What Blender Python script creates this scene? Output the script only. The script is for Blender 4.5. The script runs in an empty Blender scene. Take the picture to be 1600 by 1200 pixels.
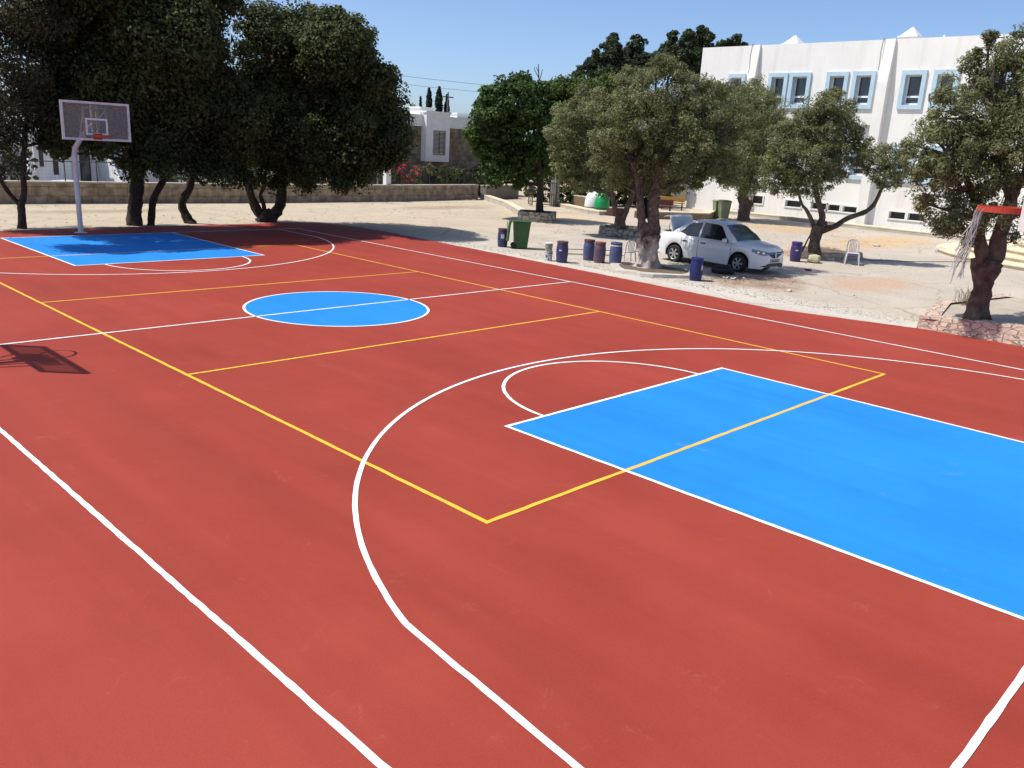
import bpy, math, random
import numpy as np
from math import sin, cos, pi, radians, atan2, sqrt
from mathutils import Matrix, Vector, Euler
scene = bpy.context.scene
col = scene.collection
# ------------------------------------------------------------------ camera
cd = bpy.data.cameras.new('camera'); cam = bpy.data.objects.new('camera', cd); col.objects.link(cam)
R_ = Vector((0.70430769, -0.70788158, 0.05342604)); U_ = Vector((0.15659544, 0.22832758, 0.9609081)); D_ = Vector((0.69240779, 0.66840869, -0.2716639))
M = Matrix((R_, U_, -D_)).transposed().to_4x4(); M.translation = (-9.321843, -13.88406, 3.265637)
cam.matrix_world = M
cd.sensor_width = 36; cd.lens = 29.5717; cd.clip_end = 2000; cd.clip_start = .05
scene.camera = cam
# ------------------------------------------------------------------ sky, sun, exposure
SUN_AZ = radians(-47.1); SUN_EL = radians(59.5)
w = bpy.data.worlds.new("World"); scene.world = w; w.use_nodes = True
nt = w.node_tree; bgn = nt.nodes['Background']
sky = nt.nodes.new('ShaderNodeTexSky'); sky.sky_type = 'NISHITA'; sky.sun_disc = False
sky.sun_elevation = SUN_EL; sky.sun_rotation = SUN_AZ; sky.air_density = 0.72; sky.dust_density = 1.9; sky.ozone_density = 5.0; sky.altitude = 500
nt.links.new(sky.outputs[0], bgn.inputs[0]); bgn.inputs[1].default_value = 0.138
sl = bpy.data.lights.new('sun', 'SUN'); sun = bpy.data.objects.new('sun', sl); col.objects.link(sun)
sl.energy = 4.2; sl.angle = radians(.53); sl.color = (1, .955, .88)
sd = Vector((sin(SUN_AZ) * cos(SUN_EL), cos(SUN_AZ) * cos(SUN_EL), sin(SUN_EL)))
sun.rotation_euler = sd.to_track_quat('Z', 'Y').to_euler(); sun.location = (0, 0, 30)
vs = scene.view_settings; vs.view_transform = 'Standard'; vs.look = 'None'; vs.exposure = 0.38; vs.gamma = 1
# ------------------------------------------------------------------ materials
def mat(name, c, c2=None, scale=4, rough=.8, bump=0, bscale=60, metal=0, spec=.4, detail=5, lo=.35, hi=.65, coords='Object', alpha=None, coat=0):
    m = bpy.data.materials.new(name); m.use_nodes = True; N = m.node_tree.nodes; L = m.node_tree.links
    b = N['Principled BSDF']; b.inputs['Roughness'].default_value = rough; b.inputs['Metallic'].default_value = metal
    b.inputs['Specular IOR Level'].default_value = spec; b.inputs['Coat Weight'].default_value = coat
    b.inputs['Base Color'].default_value = (*c, 1)
    tc = N.new('ShaderNodeTexCoord')
    if c2 is not None:
        n = N.new('ShaderNodeTexNoise'); n.inputs['Scale'].default_value = scale; n.inputs['Detail'].default_value = detail; n.inputs['Roughness'].default_value = .6
        r = N.new('ShaderNodeValToRGB'); r.color_ramp.elements[0].position = lo; r.color_ramp.elements[1].position = hi
        r.color_ramp.elements[0].color = (*c, 1); r.color_ramp.elements[1].color = (*c2, 1)
        L.new(tc.outputs[coords], n.inputs['Vector']); L.new(n.outputs[0], r.inputs[0]); L.new(r.outputs[0], b.inputs['Base Color'])
    if bump:
        n2 = N.new('ShaderNodeTexNoise'); n2.inputs['Scale'].default_value = bscale; n2.inputs['Detail'].default_value = 4
        bp = N.new('ShaderNodeBump'); bp.inputs['Strength'].default_value = bump; bp.inputs['Distance'].default_value = .02
        L.new(tc.outputs[coords], n2.inputs['Vector']); L.new(n2.outputs[0], bp.inputs['Height']); L.new(bp.outputs[0], b.inputs['Normal'])
    return m
def nd(m, t, **kw):
    n = m.node_tree.nodes.new(t)
    for k, v in kw.items():
        if k in n.inputs.keys(): n.inputs[k].default_value = v
        else: setattr(n, k, v)
    return n
def leafmat(name, cols, trans=.25):
    m = bpy.data.materials.new(name); m.use_nodes = True; N = m.node_tree.nodes; L = m.node_tree.links
    out = N['Material Output']; b = N['Principled BSDF']; b.inputs['Roughness'].default_value = .6; b.inputs['Specular IOR Level'].default_value = .2
    g = N.new('ShaderNodeNewGeometry'); r = N.new('ShaderNodeValToRGB'); el = r.color_ramp.elements
    el[0].position = 0; el[1].position = 1
    for i in range(len(cols) - 2): el.new((i + 1) / (len(cols) - 1))
    for e, c in zip(el, cols): e.color = (*c, 1)
    L.new(g.outputs['Random Per Island'], r.inputs[0])
    n = N.new('ShaderNodeTexNoise'); n.inputs['Scale'].default_value = .9; n.inputs['Detail'].default_value = 3
    tc = N.new('ShaderNodeTexCoord'); L.new(tc.outputs['Object'], n.inputs['Vector'])
    mr = N.new('ShaderNodeMapRange'); mr.inputs[1].default_value = .3; mr.inputs[2].default_value = .7; mr.inputs[3].default_value = .65; mr.inputs[4].default_value = 1.35
    L.new(n.outputs[0], mr.inputs[0])
    mx = N.new('ShaderNodeVectorMath'); mx.operation = 'SCALE'; L.new(r.outputs[0], mx.inputs[0]); L.new(mr.outputs[0], mx.inputs[3])
    L.new(mx.outputs[0], b.inputs['Base Color'])
    t = N.new('ShaderNodeBsdfTranslucent'); L.new(mx.outputs[0], t.inputs[0])
    ms = N.new('ShaderNodeMixShader'); ms.inputs[0].default_value = trans
    L.new(b.outputs[0], ms.inputs[1]); L.new(t.outputs[0], ms.inputs[2]); L.new(ms.outputs[0], out.inputs[0])
    return m
def rubble(name, c1, c2, mortar, scale, edge=.06, bump=.8, zs=1.6, axis=0):
    m = bpy.data.materials.new(name); m.use_nodes = True; N = m.node_tree.nodes; L = m.node_tree.links; b = N['Principled BSDF']
    b.inputs['Roughness'].default_value = .92; b.inputs['Specular IOR Level'].default_value = .2
    tc = N.new('ShaderNodeTexCoord'); mp = N.new('ShaderNodeMapping'); mp.inputs['Scale'].default_value = (1, 1, zs); wn = N.new('ShaderNodeTexNoise'); wn.inputs['Scale'].default_value = 4; wn.inputs['Detail'].default_value = 4; L.new(tc.outputs['Object'], wn.inputs['Vector'])
    wm = N.new('ShaderNodeVectorMath'); wm.operation = 'MULTIPLY_ADD'; wm.inputs[1].default_value = (.2, .2, .12); L.new(wn.outputs['Color'], wm.inputs[0]); L.new(tc.outputs['Object'], wm.inputs[2]); L.new(wm.outputs[0], mp.inputs[0])
    v = N.new('ShaderNodeTexVoronoi'); v.inputs['Scale'].default_value = scale; v.inputs['Randomness'].default_value = .8
    v2 = N.new('ShaderNodeTexVoronoi'); v2.feature = 'DISTANCE_TO_EDGE'; v2.inputs['Scale'].default_value = scale; v2.inputs['Randomness'].default_value = .8
    for q in (v, v2): L.new(mp.outputs[0], q.inputs['Vector'])
    sp = N.new('ShaderNodeSeparateColor'); L.new(v.outputs['Color'], sp.inputs[0])
    nz = N.new('ShaderNodeTexNoise'); nz.inputs['Scale'].default_value = 9; nz.inputs['Detail'].default_value = 6; L.new(tc.outputs['Object'], nz.inputs['Vector'])
    ad = N.new('ShaderNodeMath'); ad.operation = 'MULTIPLY_ADD'; ad.inputs[1].default_value = .55; L.new(sp.outputs[0], ad.inputs[0])
    sc = N.new('ShaderNodeMath'); sc.operation = 'MULTIPLY'; sc.inputs[1].default_value = .5; L.new(nz.outputs[0], sc.inputs[0]); L.new(sc.outputs[0], ad.inputs[2])
    mx = N.new('ShaderNodeMix'); mx.data_type = 'RGBA'; mx.inputs[6].default_value = (*c1, 1); mx.inputs[7].default_value = (*c2, 1); L.new(ad.outputs[0], mx.inputs[0])
    st = N.new('ShaderNodeMapRange'); st.inputs[1].default_value = edge * .3; st.inputs[2].default_value = edge; L.new(v2.outputs[0], st.inputs[0])
    m2 = N.new('ShaderNodeMix'); m2.data_type = 'RGBA'; m2.inputs[6].default_value = (*mortar, 1); L.new(mx.outputs[2], m2.inputs[7]); L.new(st.outputs[0], m2.inputs[0])
    L.new(m2.outputs[2], b.inputs['Base Color'])
    bp = N.new('ShaderNodeBump'); bp.inputs['Strength'].default_value = bump; bp.inputs['Distance'].default_value = .04
    am = N.new('ShaderNodeMath'); am.operation = 'ADD'; L.new(st.outputs[0], am.inputs[0]); L.new(nz.outputs[0], am.inputs[1]); L.new(am.outputs[0], bp.inputs['Height']); L.new(bp.outputs[0], b.inputs['Normal'])
    return m
def ashlar(name, c1, c2, mortar, bw, bh, rot=(pi / 2, 0, 0), loc=(0, 0, 0)):
    m = bpy.data.materials.new(name); m.use_nodes = True; N = m.node_tree.nodes; L = m.node_tree.links; b = N['Principled BSDF']
    b.inputs['Roughness'].default_value = .92; b.inputs['Specular IOR Level'].default_value = .2
    tc = N.new('ShaderNodeTexCoord'); mp = N.new('ShaderNodeMapping'); mp.inputs['Rotation'].default_value = (-rot[0], rot[1], rot[2]); mp.inputs['Location'].default_value = loc; L.new(tc.outputs['Object'], mp.inputs[0])
    br = N.new('ShaderNodeTexBrick'); br.inputs['Scale'].default_value = 1; br.inputs['Brick Width'].default_value = bw; br.inputs['Row Height'].default_value = bh
    br.inputs['Mortar Size'].default_value = .012; br.inputs['Mortar Smooth'].default_value = .3; br.inputs['Color1'].default_value = (*c1, 1); br.inputs['Color2'].default_value = (*c2, 1); br.inputs['Mortar'].default_value = (*mortar, 1); br.squash = .7; br.squash_frequency = 3; br.offset_frequency = 2
    wn = N.new('ShaderNodeTexNoise'); wn.inputs['Scale'].default_value = 1.7; L.new(tc.outputs['Object'], wn.inputs['Vector'])
    wm = N.new('ShaderNodeVectorMath'); wm.operation = 'MULTIPLY_ADD'; wm.inputs[1].default_value = (.22, .12, 0); L.new(wn.outputs['Color'], wm.inputs[0]); L.new(mp.outputs[0], wm.inputs[2])
    L.new(wm.outputs[0], br.inputs['Vector'])
    nz = N.new('ShaderNodeTexNoise'); nz.inputs['Scale'].default_value = 3; nz.inputs['Detail'].default_value = 7; L.new(tc.outputs['Object'], nz.inputs['Vector'])
    mr = N.new('ShaderNodeMapRange'); mr.inputs[1].default_value = .3; mr.inputs[2].default_value = .7; mr.inputs[3].default_value = .6; mr.inputs[4].default_value = 1.35; L.new(nz.outputs[0], mr.inputs[0])
    sc = N.new('ShaderNodeVectorMath'); sc.operation = 'SCALE'; L.new(br.outputs[0], sc.inputs[0]); L.new(mr.outputs[0], sc.inputs[3]); L.new(sc.outputs[0], b.inputs['Base Color'])
    bp = N.new('ShaderNodeBump'); bp.inputs['Strength'].default_value = .7; bp.inputs['Distance'].default_value = .03; bp.invert = True; L.new(br.outputs['Fac'], bp.inputs['Height']); L.new(bp.outputs[0], b.inputs['Normal'])
    return m

def court_mat(name, ca, cb, stain):
    m = bpy.data.materials.new(name); m.use_nodes = True; N = m.node_tree.nodes; L = m.node_tree.links; b = N['Principled BSDF']
    b.inputs['Roughness'].default_value = .75; b.inputs['Specular IOR Level'].default_value = .14
    tc = N.new('ShaderNodeTexCoord')
    a = nd(m, 'ShaderNodeTexNoise', Scale=.32, Detail=6, Roughness=.62); L.new(tc.outputs['Object'], a.inputs['Vector'])
    mp = N.new('ShaderNodeMapping'); mp.inputs['Scale'].default_value = (2.2, .45, 1); mp.inputs['Rotation'].default_value = (0, 0, .25); L.new(tc.outputs['Object'], mp.inputs[0])
    s = nd(m, 'ShaderNodeTexNoise', Scale=1.1, Detail=7, Roughness=.7, Distortion=.4); L.new(mp.outputs[0], s.inputs['Vector'])
    f = nd(m, 'ShaderNodeTexNoise', Scale=140, Detail=3); L.new(tc.outputs['Object'], f.inputs['Vector'])
    r = N.new('ShaderNodeMapRange'); r.inputs[1].default_value = .33; r.inputs[2].default_value = .67; L.new(a.outputs[0], r.inputs[0])
    mx = N.new('ShaderNodeMix'); mx.data_type = 'RGBA'; mx.inputs[6].default_value = (*ca, 1); mx.inputs[7].default_value = (*cb, 1); L.new(r.outputs[0], mx.inputs[0])
    r2 = N.new('ShaderNodeMapRange'); r2.inputs[1].default_value = .56; r2.inputs[2].default_value = .78; r2.inputs[4].default_value = .5; L.new(s.outputs[0], r2.inputs[0])
    m2 = N.new('ShaderNodeMix'); m2.data_type = 'RGBA'; m2.inputs[7].default_value = (*stain, 1); L.new(mx.outputs[2], m2.inputs[6]); L.new(r2.outputs[0], m2.inputs[0])
    r3 = N.new('ShaderNodeMapRange'); r3.inputs[1].default_value = .3; r3.inputs[2].default_value = .7; r3.inputs[3].default_value = .9; r3.inputs[4].default_value = 1.1; L.new(f.outputs[0], r3.inputs[0])
    sc = N.new('ShaderNodeVectorMath'); sc.operation = 'SCALE'; L.new(m2.outputs[2], sc.inputs[0]); L.new(r3.outputs[0], sc.inputs[3]); L.new(sc.outputs[0], b.inputs['Base Color'])
    # pale dusty scuffs and faint squeegee bands
    sf = nd(m, 'ShaderNodeTexNoise', Scale=2.6, Detail=9, Roughness=.78, Distortion=1.2); L.new(tc.outputs['Object'], sf.inputs['Vector'])
    rs = N.new('ShaderNodeMapRange'); rs.inputs[1].default_value = .60; rs.inputs[2].default_value = .80; rs.inputs[4].default_value = .20; L.new(sf.outputs[0], rs.inputs[0])
    m3 = N.new('ShaderNodeMix'); m3.data_type = 'RGBA'; m3.inputs[7].default_value = (.46, .30, .24, 1); L.new(sc.outputs[0], m3.inputs[6]); L.new(rs.outputs[0], m3.inputs[0])
    mb_ = N.new('ShaderNodeMapping'); mb_.inputs['Scale'].default_value = (1.35, .05, 1); mb_.inputs['Rotation'].default_value = (0, 0, .06); L.new(tc.outputs['Object'], mb_.inputs[0])
    bd = nd(m, 'ShaderNodeTexNoise', Scale=1.0, Detail=3, Roughness=.7); L.new(mb_.outputs[0], bd.inputs['Vector'])
    g2 = nd(m, 'ShaderNodeTexNoise', Scale=420, Detail=2); L.new(tc.outputs['Object'], g2.inputs['Vector'])
    rb = N.new('ShaderNodeMapRange'); rb.inputs[1].default_value = .3; rb.inputs[2].default_value = .7; rb.inputs[3].default_value = .92; rb.inputs[4].default_value = 1.08; L.new(bd.outputs[0], rb.inputs[0])
    rg2 = N.new('ShaderNodeMapRange'); rg2.inputs[1].default_value = .3; rg2.inputs[2].default_value = .7; rg2.inputs[3].default_value = .9; rg2.inputs[4].default_value = 1.1; L.new(g2.outputs[0], rg2.inputs[0])
    mm = N.new('ShaderNodeMath'); mm.operation = 'MULTIPLY'; L.new(rb.outputs[0], mm.inputs[0]); L.new(rg2.outputs[0], mm.inputs[1])
    s3 = N.new('ShaderNodeVectorMath'); s3.operation = 'SCALE'; L.new(m3.outputs[2], s3.inputs[0]); L.new(mm.outputs[0], s3.inputs[3]); L.new(s3.outputs[0], b.inputs['Base Color'])
    bp = N.new('ShaderNodeBump'); bp.inputs['Strength'].default_value = .25; bp.inputs['Distance'].default_value = .004; L.new(f.outputs[0], bp.inputs['Height']); L.new(bp.outputs[0], b.inputs['Normal'])
    return m
RED = court_mat('red_acrylic', (.252, .037, .024), (.305, .049, .032), (.215, .041, .03))
BLUE = court_mat('blue_acrylic', (.014, .185, .56), (.018, .22, .63), (.035, .18, .46))
def paint(name, c, c2, red=(.40, .07, .045)):
    m = mat(name, c, c2, 25, .6)
    return m
WLINE = mat('white_line_paint', (.82, .82, .80), (.72, .71, .69), 9, .6); YLINE = mat('yellow_line_paint', (.82, .47, .03), (.75, .42, .03), 9, .6)
WHITE = mat('white_render', (.82, .80, .76), (.73, .71, .67), .4, .85, .15, 40, lo=.3, hi=.75, detail=8)
def streaks(m):
    N = m.node_tree.nodes; L = m.node_tree.links; b = N['Principled BSDF']; src = b.inputs['Base Color'].links[0].from_socket
    tc = N.new('ShaderNodeTexCoord'); mp = N.new('ShaderNodeMapping'); mp.inputs['Scale'].default_value = (1.6, 1.6, .11); L.new(tc.outputs['Object'], mp.inputs[0])
    n = nd(m, 'ShaderNodeTexNoise', Scale=1.0, Detail=8, Roughness=.72); L.new(mp.outputs[0], n.inputs['Vector'])
    r = N.new('ShaderNodeMapRange'); r.inputs[1].default_value = .5; r.inputs[2].default_value = .72; r.inputs[4].default_value = .38; L.new(n.outputs[0], r.inputs[0])
    x = N.new('ShaderNodeMix'); x.data_type = 'RGBA'; x.inputs[7].default_value = (.46, .43, .37, 1); L.new(src, x.inputs[6]); L.new(r.outputs[0], x.inputs[0]); L.new(x.outputs[2], b.inputs['Base Color'])
streaks(WHITE)
WHITE2 = mat('white_paint', (.78, .78, .76), (.7, .7, .68), 3, .7)
LBLUE = mat('light_blue_paint', (.46, .60, .68), (.40, .54, .63), 3, .7)
STEEL = mat('white_painted_steel', (.76, .72, .66), (.62, .59, .54), 6, .45, spec=.5)
RIMM = mat('orange_steel', (.48, .05, .02), (.40, .045, .02), 8, .45)
CORD = mat('net_cord', (.40, .36, .33), (.28, .25, .23), 30, .9)
DARKM = mat('dark_metal', (.03, .032, .035), (.05, .045, .04), 5, .6)
GLASSD = mat('window_glass', (.035, .04, .055), (.06, .065, .08), 1.2, .12, spec=.6)
BLACK = mat('black_rubber', (.012, .012, .013), (.02, .02, .02), 8, .75)
BPLAST = mat('black_plastic', (.012, .012, .014), None, rough=.45)
CARP = mat('white_car_paint', (.76, .77, .78), (.73, .74, .76), 1.5, .28, spec=.55, coat=.6)
CARG = mat('car_glass', (.012, .016, .018), None, rough=.06, spec=.8)
WSCR = mat('windscreen_glass', (.10, .125, .11), (.05, .065, .06), 1.4, .06, spec=.9)
ALU = mat('alloy', (.55, .56, .58), (.42, .43, .45), 8, .32, metal=.7)
CHROME = mat('chrome', (.75, .76, .78), None, rough=.15, metal=.9)
LAMP = mat('headlamp_glass', (.30, .34, .38), (.05, .06, .07), 14, .1, spec=.8)
REDL = mat('tail_lamp_red', (.45, .02, .015), None, rough=.2)
DRUM = mat('blue_drum_plastic', (.028, .036, .13), (.06, .05, .11), 7, .5, lo=.42, hi=.58)
DRUMR = mat('red_stained_drum', (.16, .085, .10), (.075, .06, .13), 5, .55)
DRUMP = mat('faded_blue_drum', (.085, .10, .21), (.06, .07, .16), 5, .55)
DRUMK = mat('dark_blue_drum', (.012, .018, .10), (.016, .022, .13), 4, .5)
DRUMV = mat('purple_drum', (.035, .025, .10), (.055, .038, .14), 4, .45)
LIDR = mat('red_brown_lid', (.14, .04, .035), (.09, .035, .045), 9, .6)
LABEL = mat('paper_label', (.7, .7, .72), (.5, .5, .55), 30, .7)
BUCK = mat('paint_bucket', (.6, .6, .56), (.12, .13, .12), 9, .5, lo=.48, hi=.56)
BUCKG = mat('green_stained_bucket', (.18, .21, .13), (.5, .52, .45), 6, .5)
GBIN = mat('green_bin_plastic', (.026, .085, .02), (.04, .11, .03), 3, .5)
GBIN2 = mat('pale_green_bin_plastic', (.17, .22, .12), (.20, .25, .14), 3, .5)
IGLG = mat('green_fibreglass', (.01, .25, .07), (.015, .30, .09), 3, .35)
PLASTW = mat('white_plastic', (.62, .61, .64), (.54, .53, .56), 6, .4)
BARK = mat('dark_bark', (.028, .02, .016), (.06, .042, .033), 7, .95, .9, 14)
BARKO = mat('olive_bark', (.15, .11, .082), (.055, .04, .032), 5, .95, 1.0, 14)
CONC = mat('concrete', (.46, .42, .36), (.36, .33, .28), 1.3, .9, .2, 50)
CREAM = mat('cream_stone', (.66, .58, .42), (.56, .48, .33), 2, .85, .2, 40)
RUB = rubble('planter_rubble', (.46, .31, .24), (.62, .51, .40), (.40, .31, .24), 4.6, .06, 1.0, 2.2)
RUBG = rubble('grey_rubble', (.24, .22, .19), (.38, .35, .30), (.15, .13, .11), 3.4, .07, 1.0, 1.5)
WALLS = ashlar('limestone_wall', (.40, .31, .22), (.29, .225, .16), (.20, .16, .12), .62, .36)
HSTONE = ashlar('house_stone', (.20, .15, .11), (.27, .21, .15), (.13, .10, .08), .55, .28)
SOIL = mat('soil', (.10, .07, .045), (.16, .12, .08), 6, .95, .8, 25)
# whitewashed olive bark: lime wash up to knee height with an uneven edge
def limed():
    m = mat('limewashed_bark', (.17, .12, .088), (.06, .042, .033), 7, .95, 1.0, 16); N = m.node_tree.nodes; L = m.node_tree.links; b = N['Principled BSDF']
    src = b.inputs['Base Color'].links[0].from_socket
    tc = N.new('ShaderNodeTexCoord'); sx = N.new('ShaderNodeSeparateXYZ'); L.new(tc.outputs['Object'], sx.inputs[0])
    n = nd(m, 'ShaderNodeTexNoise', Scale=5, Detail=6); L.new(tc.outputs['Object'], n.inputs['Vector'])
    a = N.new('ShaderNodeMath'); a.operation = 'MULTIPLY_ADD'; a.inputs[1].default_value = 1.1; L.new(n.outputs[0], a.inputs[0]); L.new(sx.outputs[2], a.inputs[2])
    r = N.new('ShaderNodeMapRange'); r.inputs[1].default_value = 1.15; r.inputs[2].default_value = 1.5; r.inputs[3].default_value = .88; r.inputs[4].default_value = 0; L.new(a.outputs[0], r.inputs[0])
    x = N.new('ShaderNodeMix'); x.data_type = 'RGBA'; L.new(src, x.inputs[6]); x.inputs[7].default_value = (.50, .42, .36, 1); L.new(r.outputs[0], x.inputs[0]); L.new(x.outputs[2], b.inputs['Base Color'])
    return m
LIMED = limed()
def panelmat():
    m = bpy.data.materials.new('mesh_backboard'); m.use_nodes = True; N = m.node_tree.nodes; L = m.node_tree.links; b = N['Principled BSDF']
    b.inputs['Base Color'].default_value = (.38, .33, .27, 1); b.inputs['Roughness'].default_value = .5
    t = N.new('ShaderNodeBsdfTransparent'); t.inputs[0].default_value = (.9, .9, .9, 1); x = N.new('ShaderNodeMixShader'); x.inputs[0].default_value = .62
    L.new(b.outputs[0], x.inputs[1]); L.new(t.outputs[0], x.inputs[2]); L.new(x.outputs[0], N['Material Output'].inputs[0]); return m
PANEL = panelmat()
# ------------------------------------------------------------------ mesh builder
class MB:
    def __init__(s): s.v = []; s.f = []
    def add(s, vs, fs):
        o = len(s.v); s.v += [tuple(p) for p in vs]; s.f += [tuple(i + o for i in f) for f in fs]; return s
    def box(s, x0, x1, y0, y1, z0, z1, tf=None):
        p = [Vector((x, y, z)) for z in (z0, z1) for y in (y0, y1) for x in (x0, x1)]
        if tf is not None: p = [tf @ q for q in p]
        return s.add(p, [(0, 2, 3, 1), (4, 5, 7, 6), (0, 1, 5, 4), (2, 6, 7, 3), (0, 4, 6, 2), (1, 3, 7, 5)])
    def taper(s, b, t, z0, z1):
        p = [(x, y, z0) for y in b[2:] for x in b[:2]] + [(x, y, z1) for y in t[2:] for x in t[:2]]
        return s.add(p, [(0, 2, 3, 1), (4, 5, 7, 6), (0, 1, 5, 4), (2, 6, 7, 3), (0, 4, 6, 2), (1, 3, 7, 5)])
    def tube(s, pts, rad, n=8, cap=True, knob=0, seed=0):
        pts = [Vector(p) for p in pts]
        if not hasattr(rad, '__len__'): rad = [rad] * len(pts)
        rn = random.Random(seed); vs = []; ref = Vector((.37, .61, .7))
        ph = rn.uniform(0, 9)
        for i, p in enumerate(pts):
            t = (pts[min(i + 1, len(pts) - 1)] - pts[max(i - 1, 0)]).normalized()
            if abs(t.dot(ref)) > .95: ref = Vector((1, 0, 0))
            a = (ref - t * ref.dot(t)).normalized(); ref = a; b = t.cross(a)
            for k in range(n):
                th = 2 * pi * k / n; r = rad[i]
                if knob: r *= 1 + knob * (.5 * sin(3 * th + ph + i * .35) + .35 * sin(5 * th - i * .6 + ph) + rn.uniform(-.5, .5))
                vs.append(p + (a * cos(th) + b * sin(th)) * r)
        fs = [(i * n + k, i * n + (k + 1) % n, (i + 1) * n + (k + 1) % n, (i + 1) * n + k) for i in range(len(pts) - 1) for k in range(n)]
        if cap: fs += [tuple(reversed(range(n))), tuple(range((len(pts) - 1) * n, len(pts) * n))]
        return s.add(vs, fs)
    def lathe(s, prof, c=(0, 0, 0), n=24, sx=1, sy=1, cap=True):
        vs = [(c[0] + r * cos(2 * pi * k / n) * sx, c[1] + r * sin(2 * pi * k / n) * sy, c[2] + z) for r, z in prof for k in range(n)]
        fs = [(i * n + k, i * n + (k + 1) % n, (i + 1) * n + (k + 1) % n, (i + 1) * n + k) for i in range(len(prof) - 1) for k in range(n)]
        if cap: fs += [tuple(reversed(range(n))), tuple(range((len(prof) - 1) * n, len(prof) * n))]
        return s.add(vs, fs)
    def prism(s, pts, z0, z1):
        n = len(pts); vs = [(x, y, z0) for x, y in pts] + [(x, y, z1) for x, y in pts]
        return s.add(vs, [tuple(reversed(range(n))), tuple(range(n, 2 * n))] + [(i, (i + 1) % n, n + (i + 1) % n, n + i) for i in range(n)])
    def strip(s, A, B):
        n = len(A); return s.add(list(A) + list(B), [(i, i + 1, n + i + 1, n + i) for i in range(n - 1)])
    def build(s, name, m, parent=None, smooth=False, bevel=0, tf=None, fix=True):
        me = bpy.data.meshes.new(name); vs = s.v if tf is None else [tuple(tf @ Vector(p)) for p in s.v]
        me.from_pydata(vs, [], s.f); me.materials.append(m); me.update()
        if fix:
            import bmesh
            bm = bmesh.new(); bm.from_mesh(me); bmesh.ops.recalc_face_normals(bm, faces=bm.faces); bm.to_mesh(me); bm.free()
        if smooth:
            me.shade_smooth()
            try: me.set_sharp_from_angle(angle=radians(smooth if smooth > 1 else 40))
            except Exception: pass
        o = bpy.data.objects.new(name, me); col.objects.link(o)
        if parent: o.parent = parent
        if bevel:
            md = o.modifiers.new('bevel', 'BEVEL'); md.width = bevel; md.segments = 2; md.limit_method = 'ANGLE'
        return o
def tag(o, label=None, cat=None, group=None, kind=None):
    if label: o['label'] = label
    if cat: o['category'] = cat
    if group: o['group'] = group
    if kind: o['kind'] = kind
    return o
def empty(name, loc=(0, 0, 0), rz=0, label=None, cat=None, group=None, scale=1):
    o = bpy.data.objects.new(name, None); col.objects.link(o); o.location = loc; o.rotation_euler = (0, 0, rz); o.scale = (scale,) * 3
    o.empty_display_size = .2
    return tag(o, label, cat, group)
def copy_tree(o, parent=None):
    c = o.copy(); col.objects.link(c); c.parent = parent
    for ch in list(o.children): copy_tree(ch, c)
    return c
def struct(o): return tag(o, kind='structure')
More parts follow.
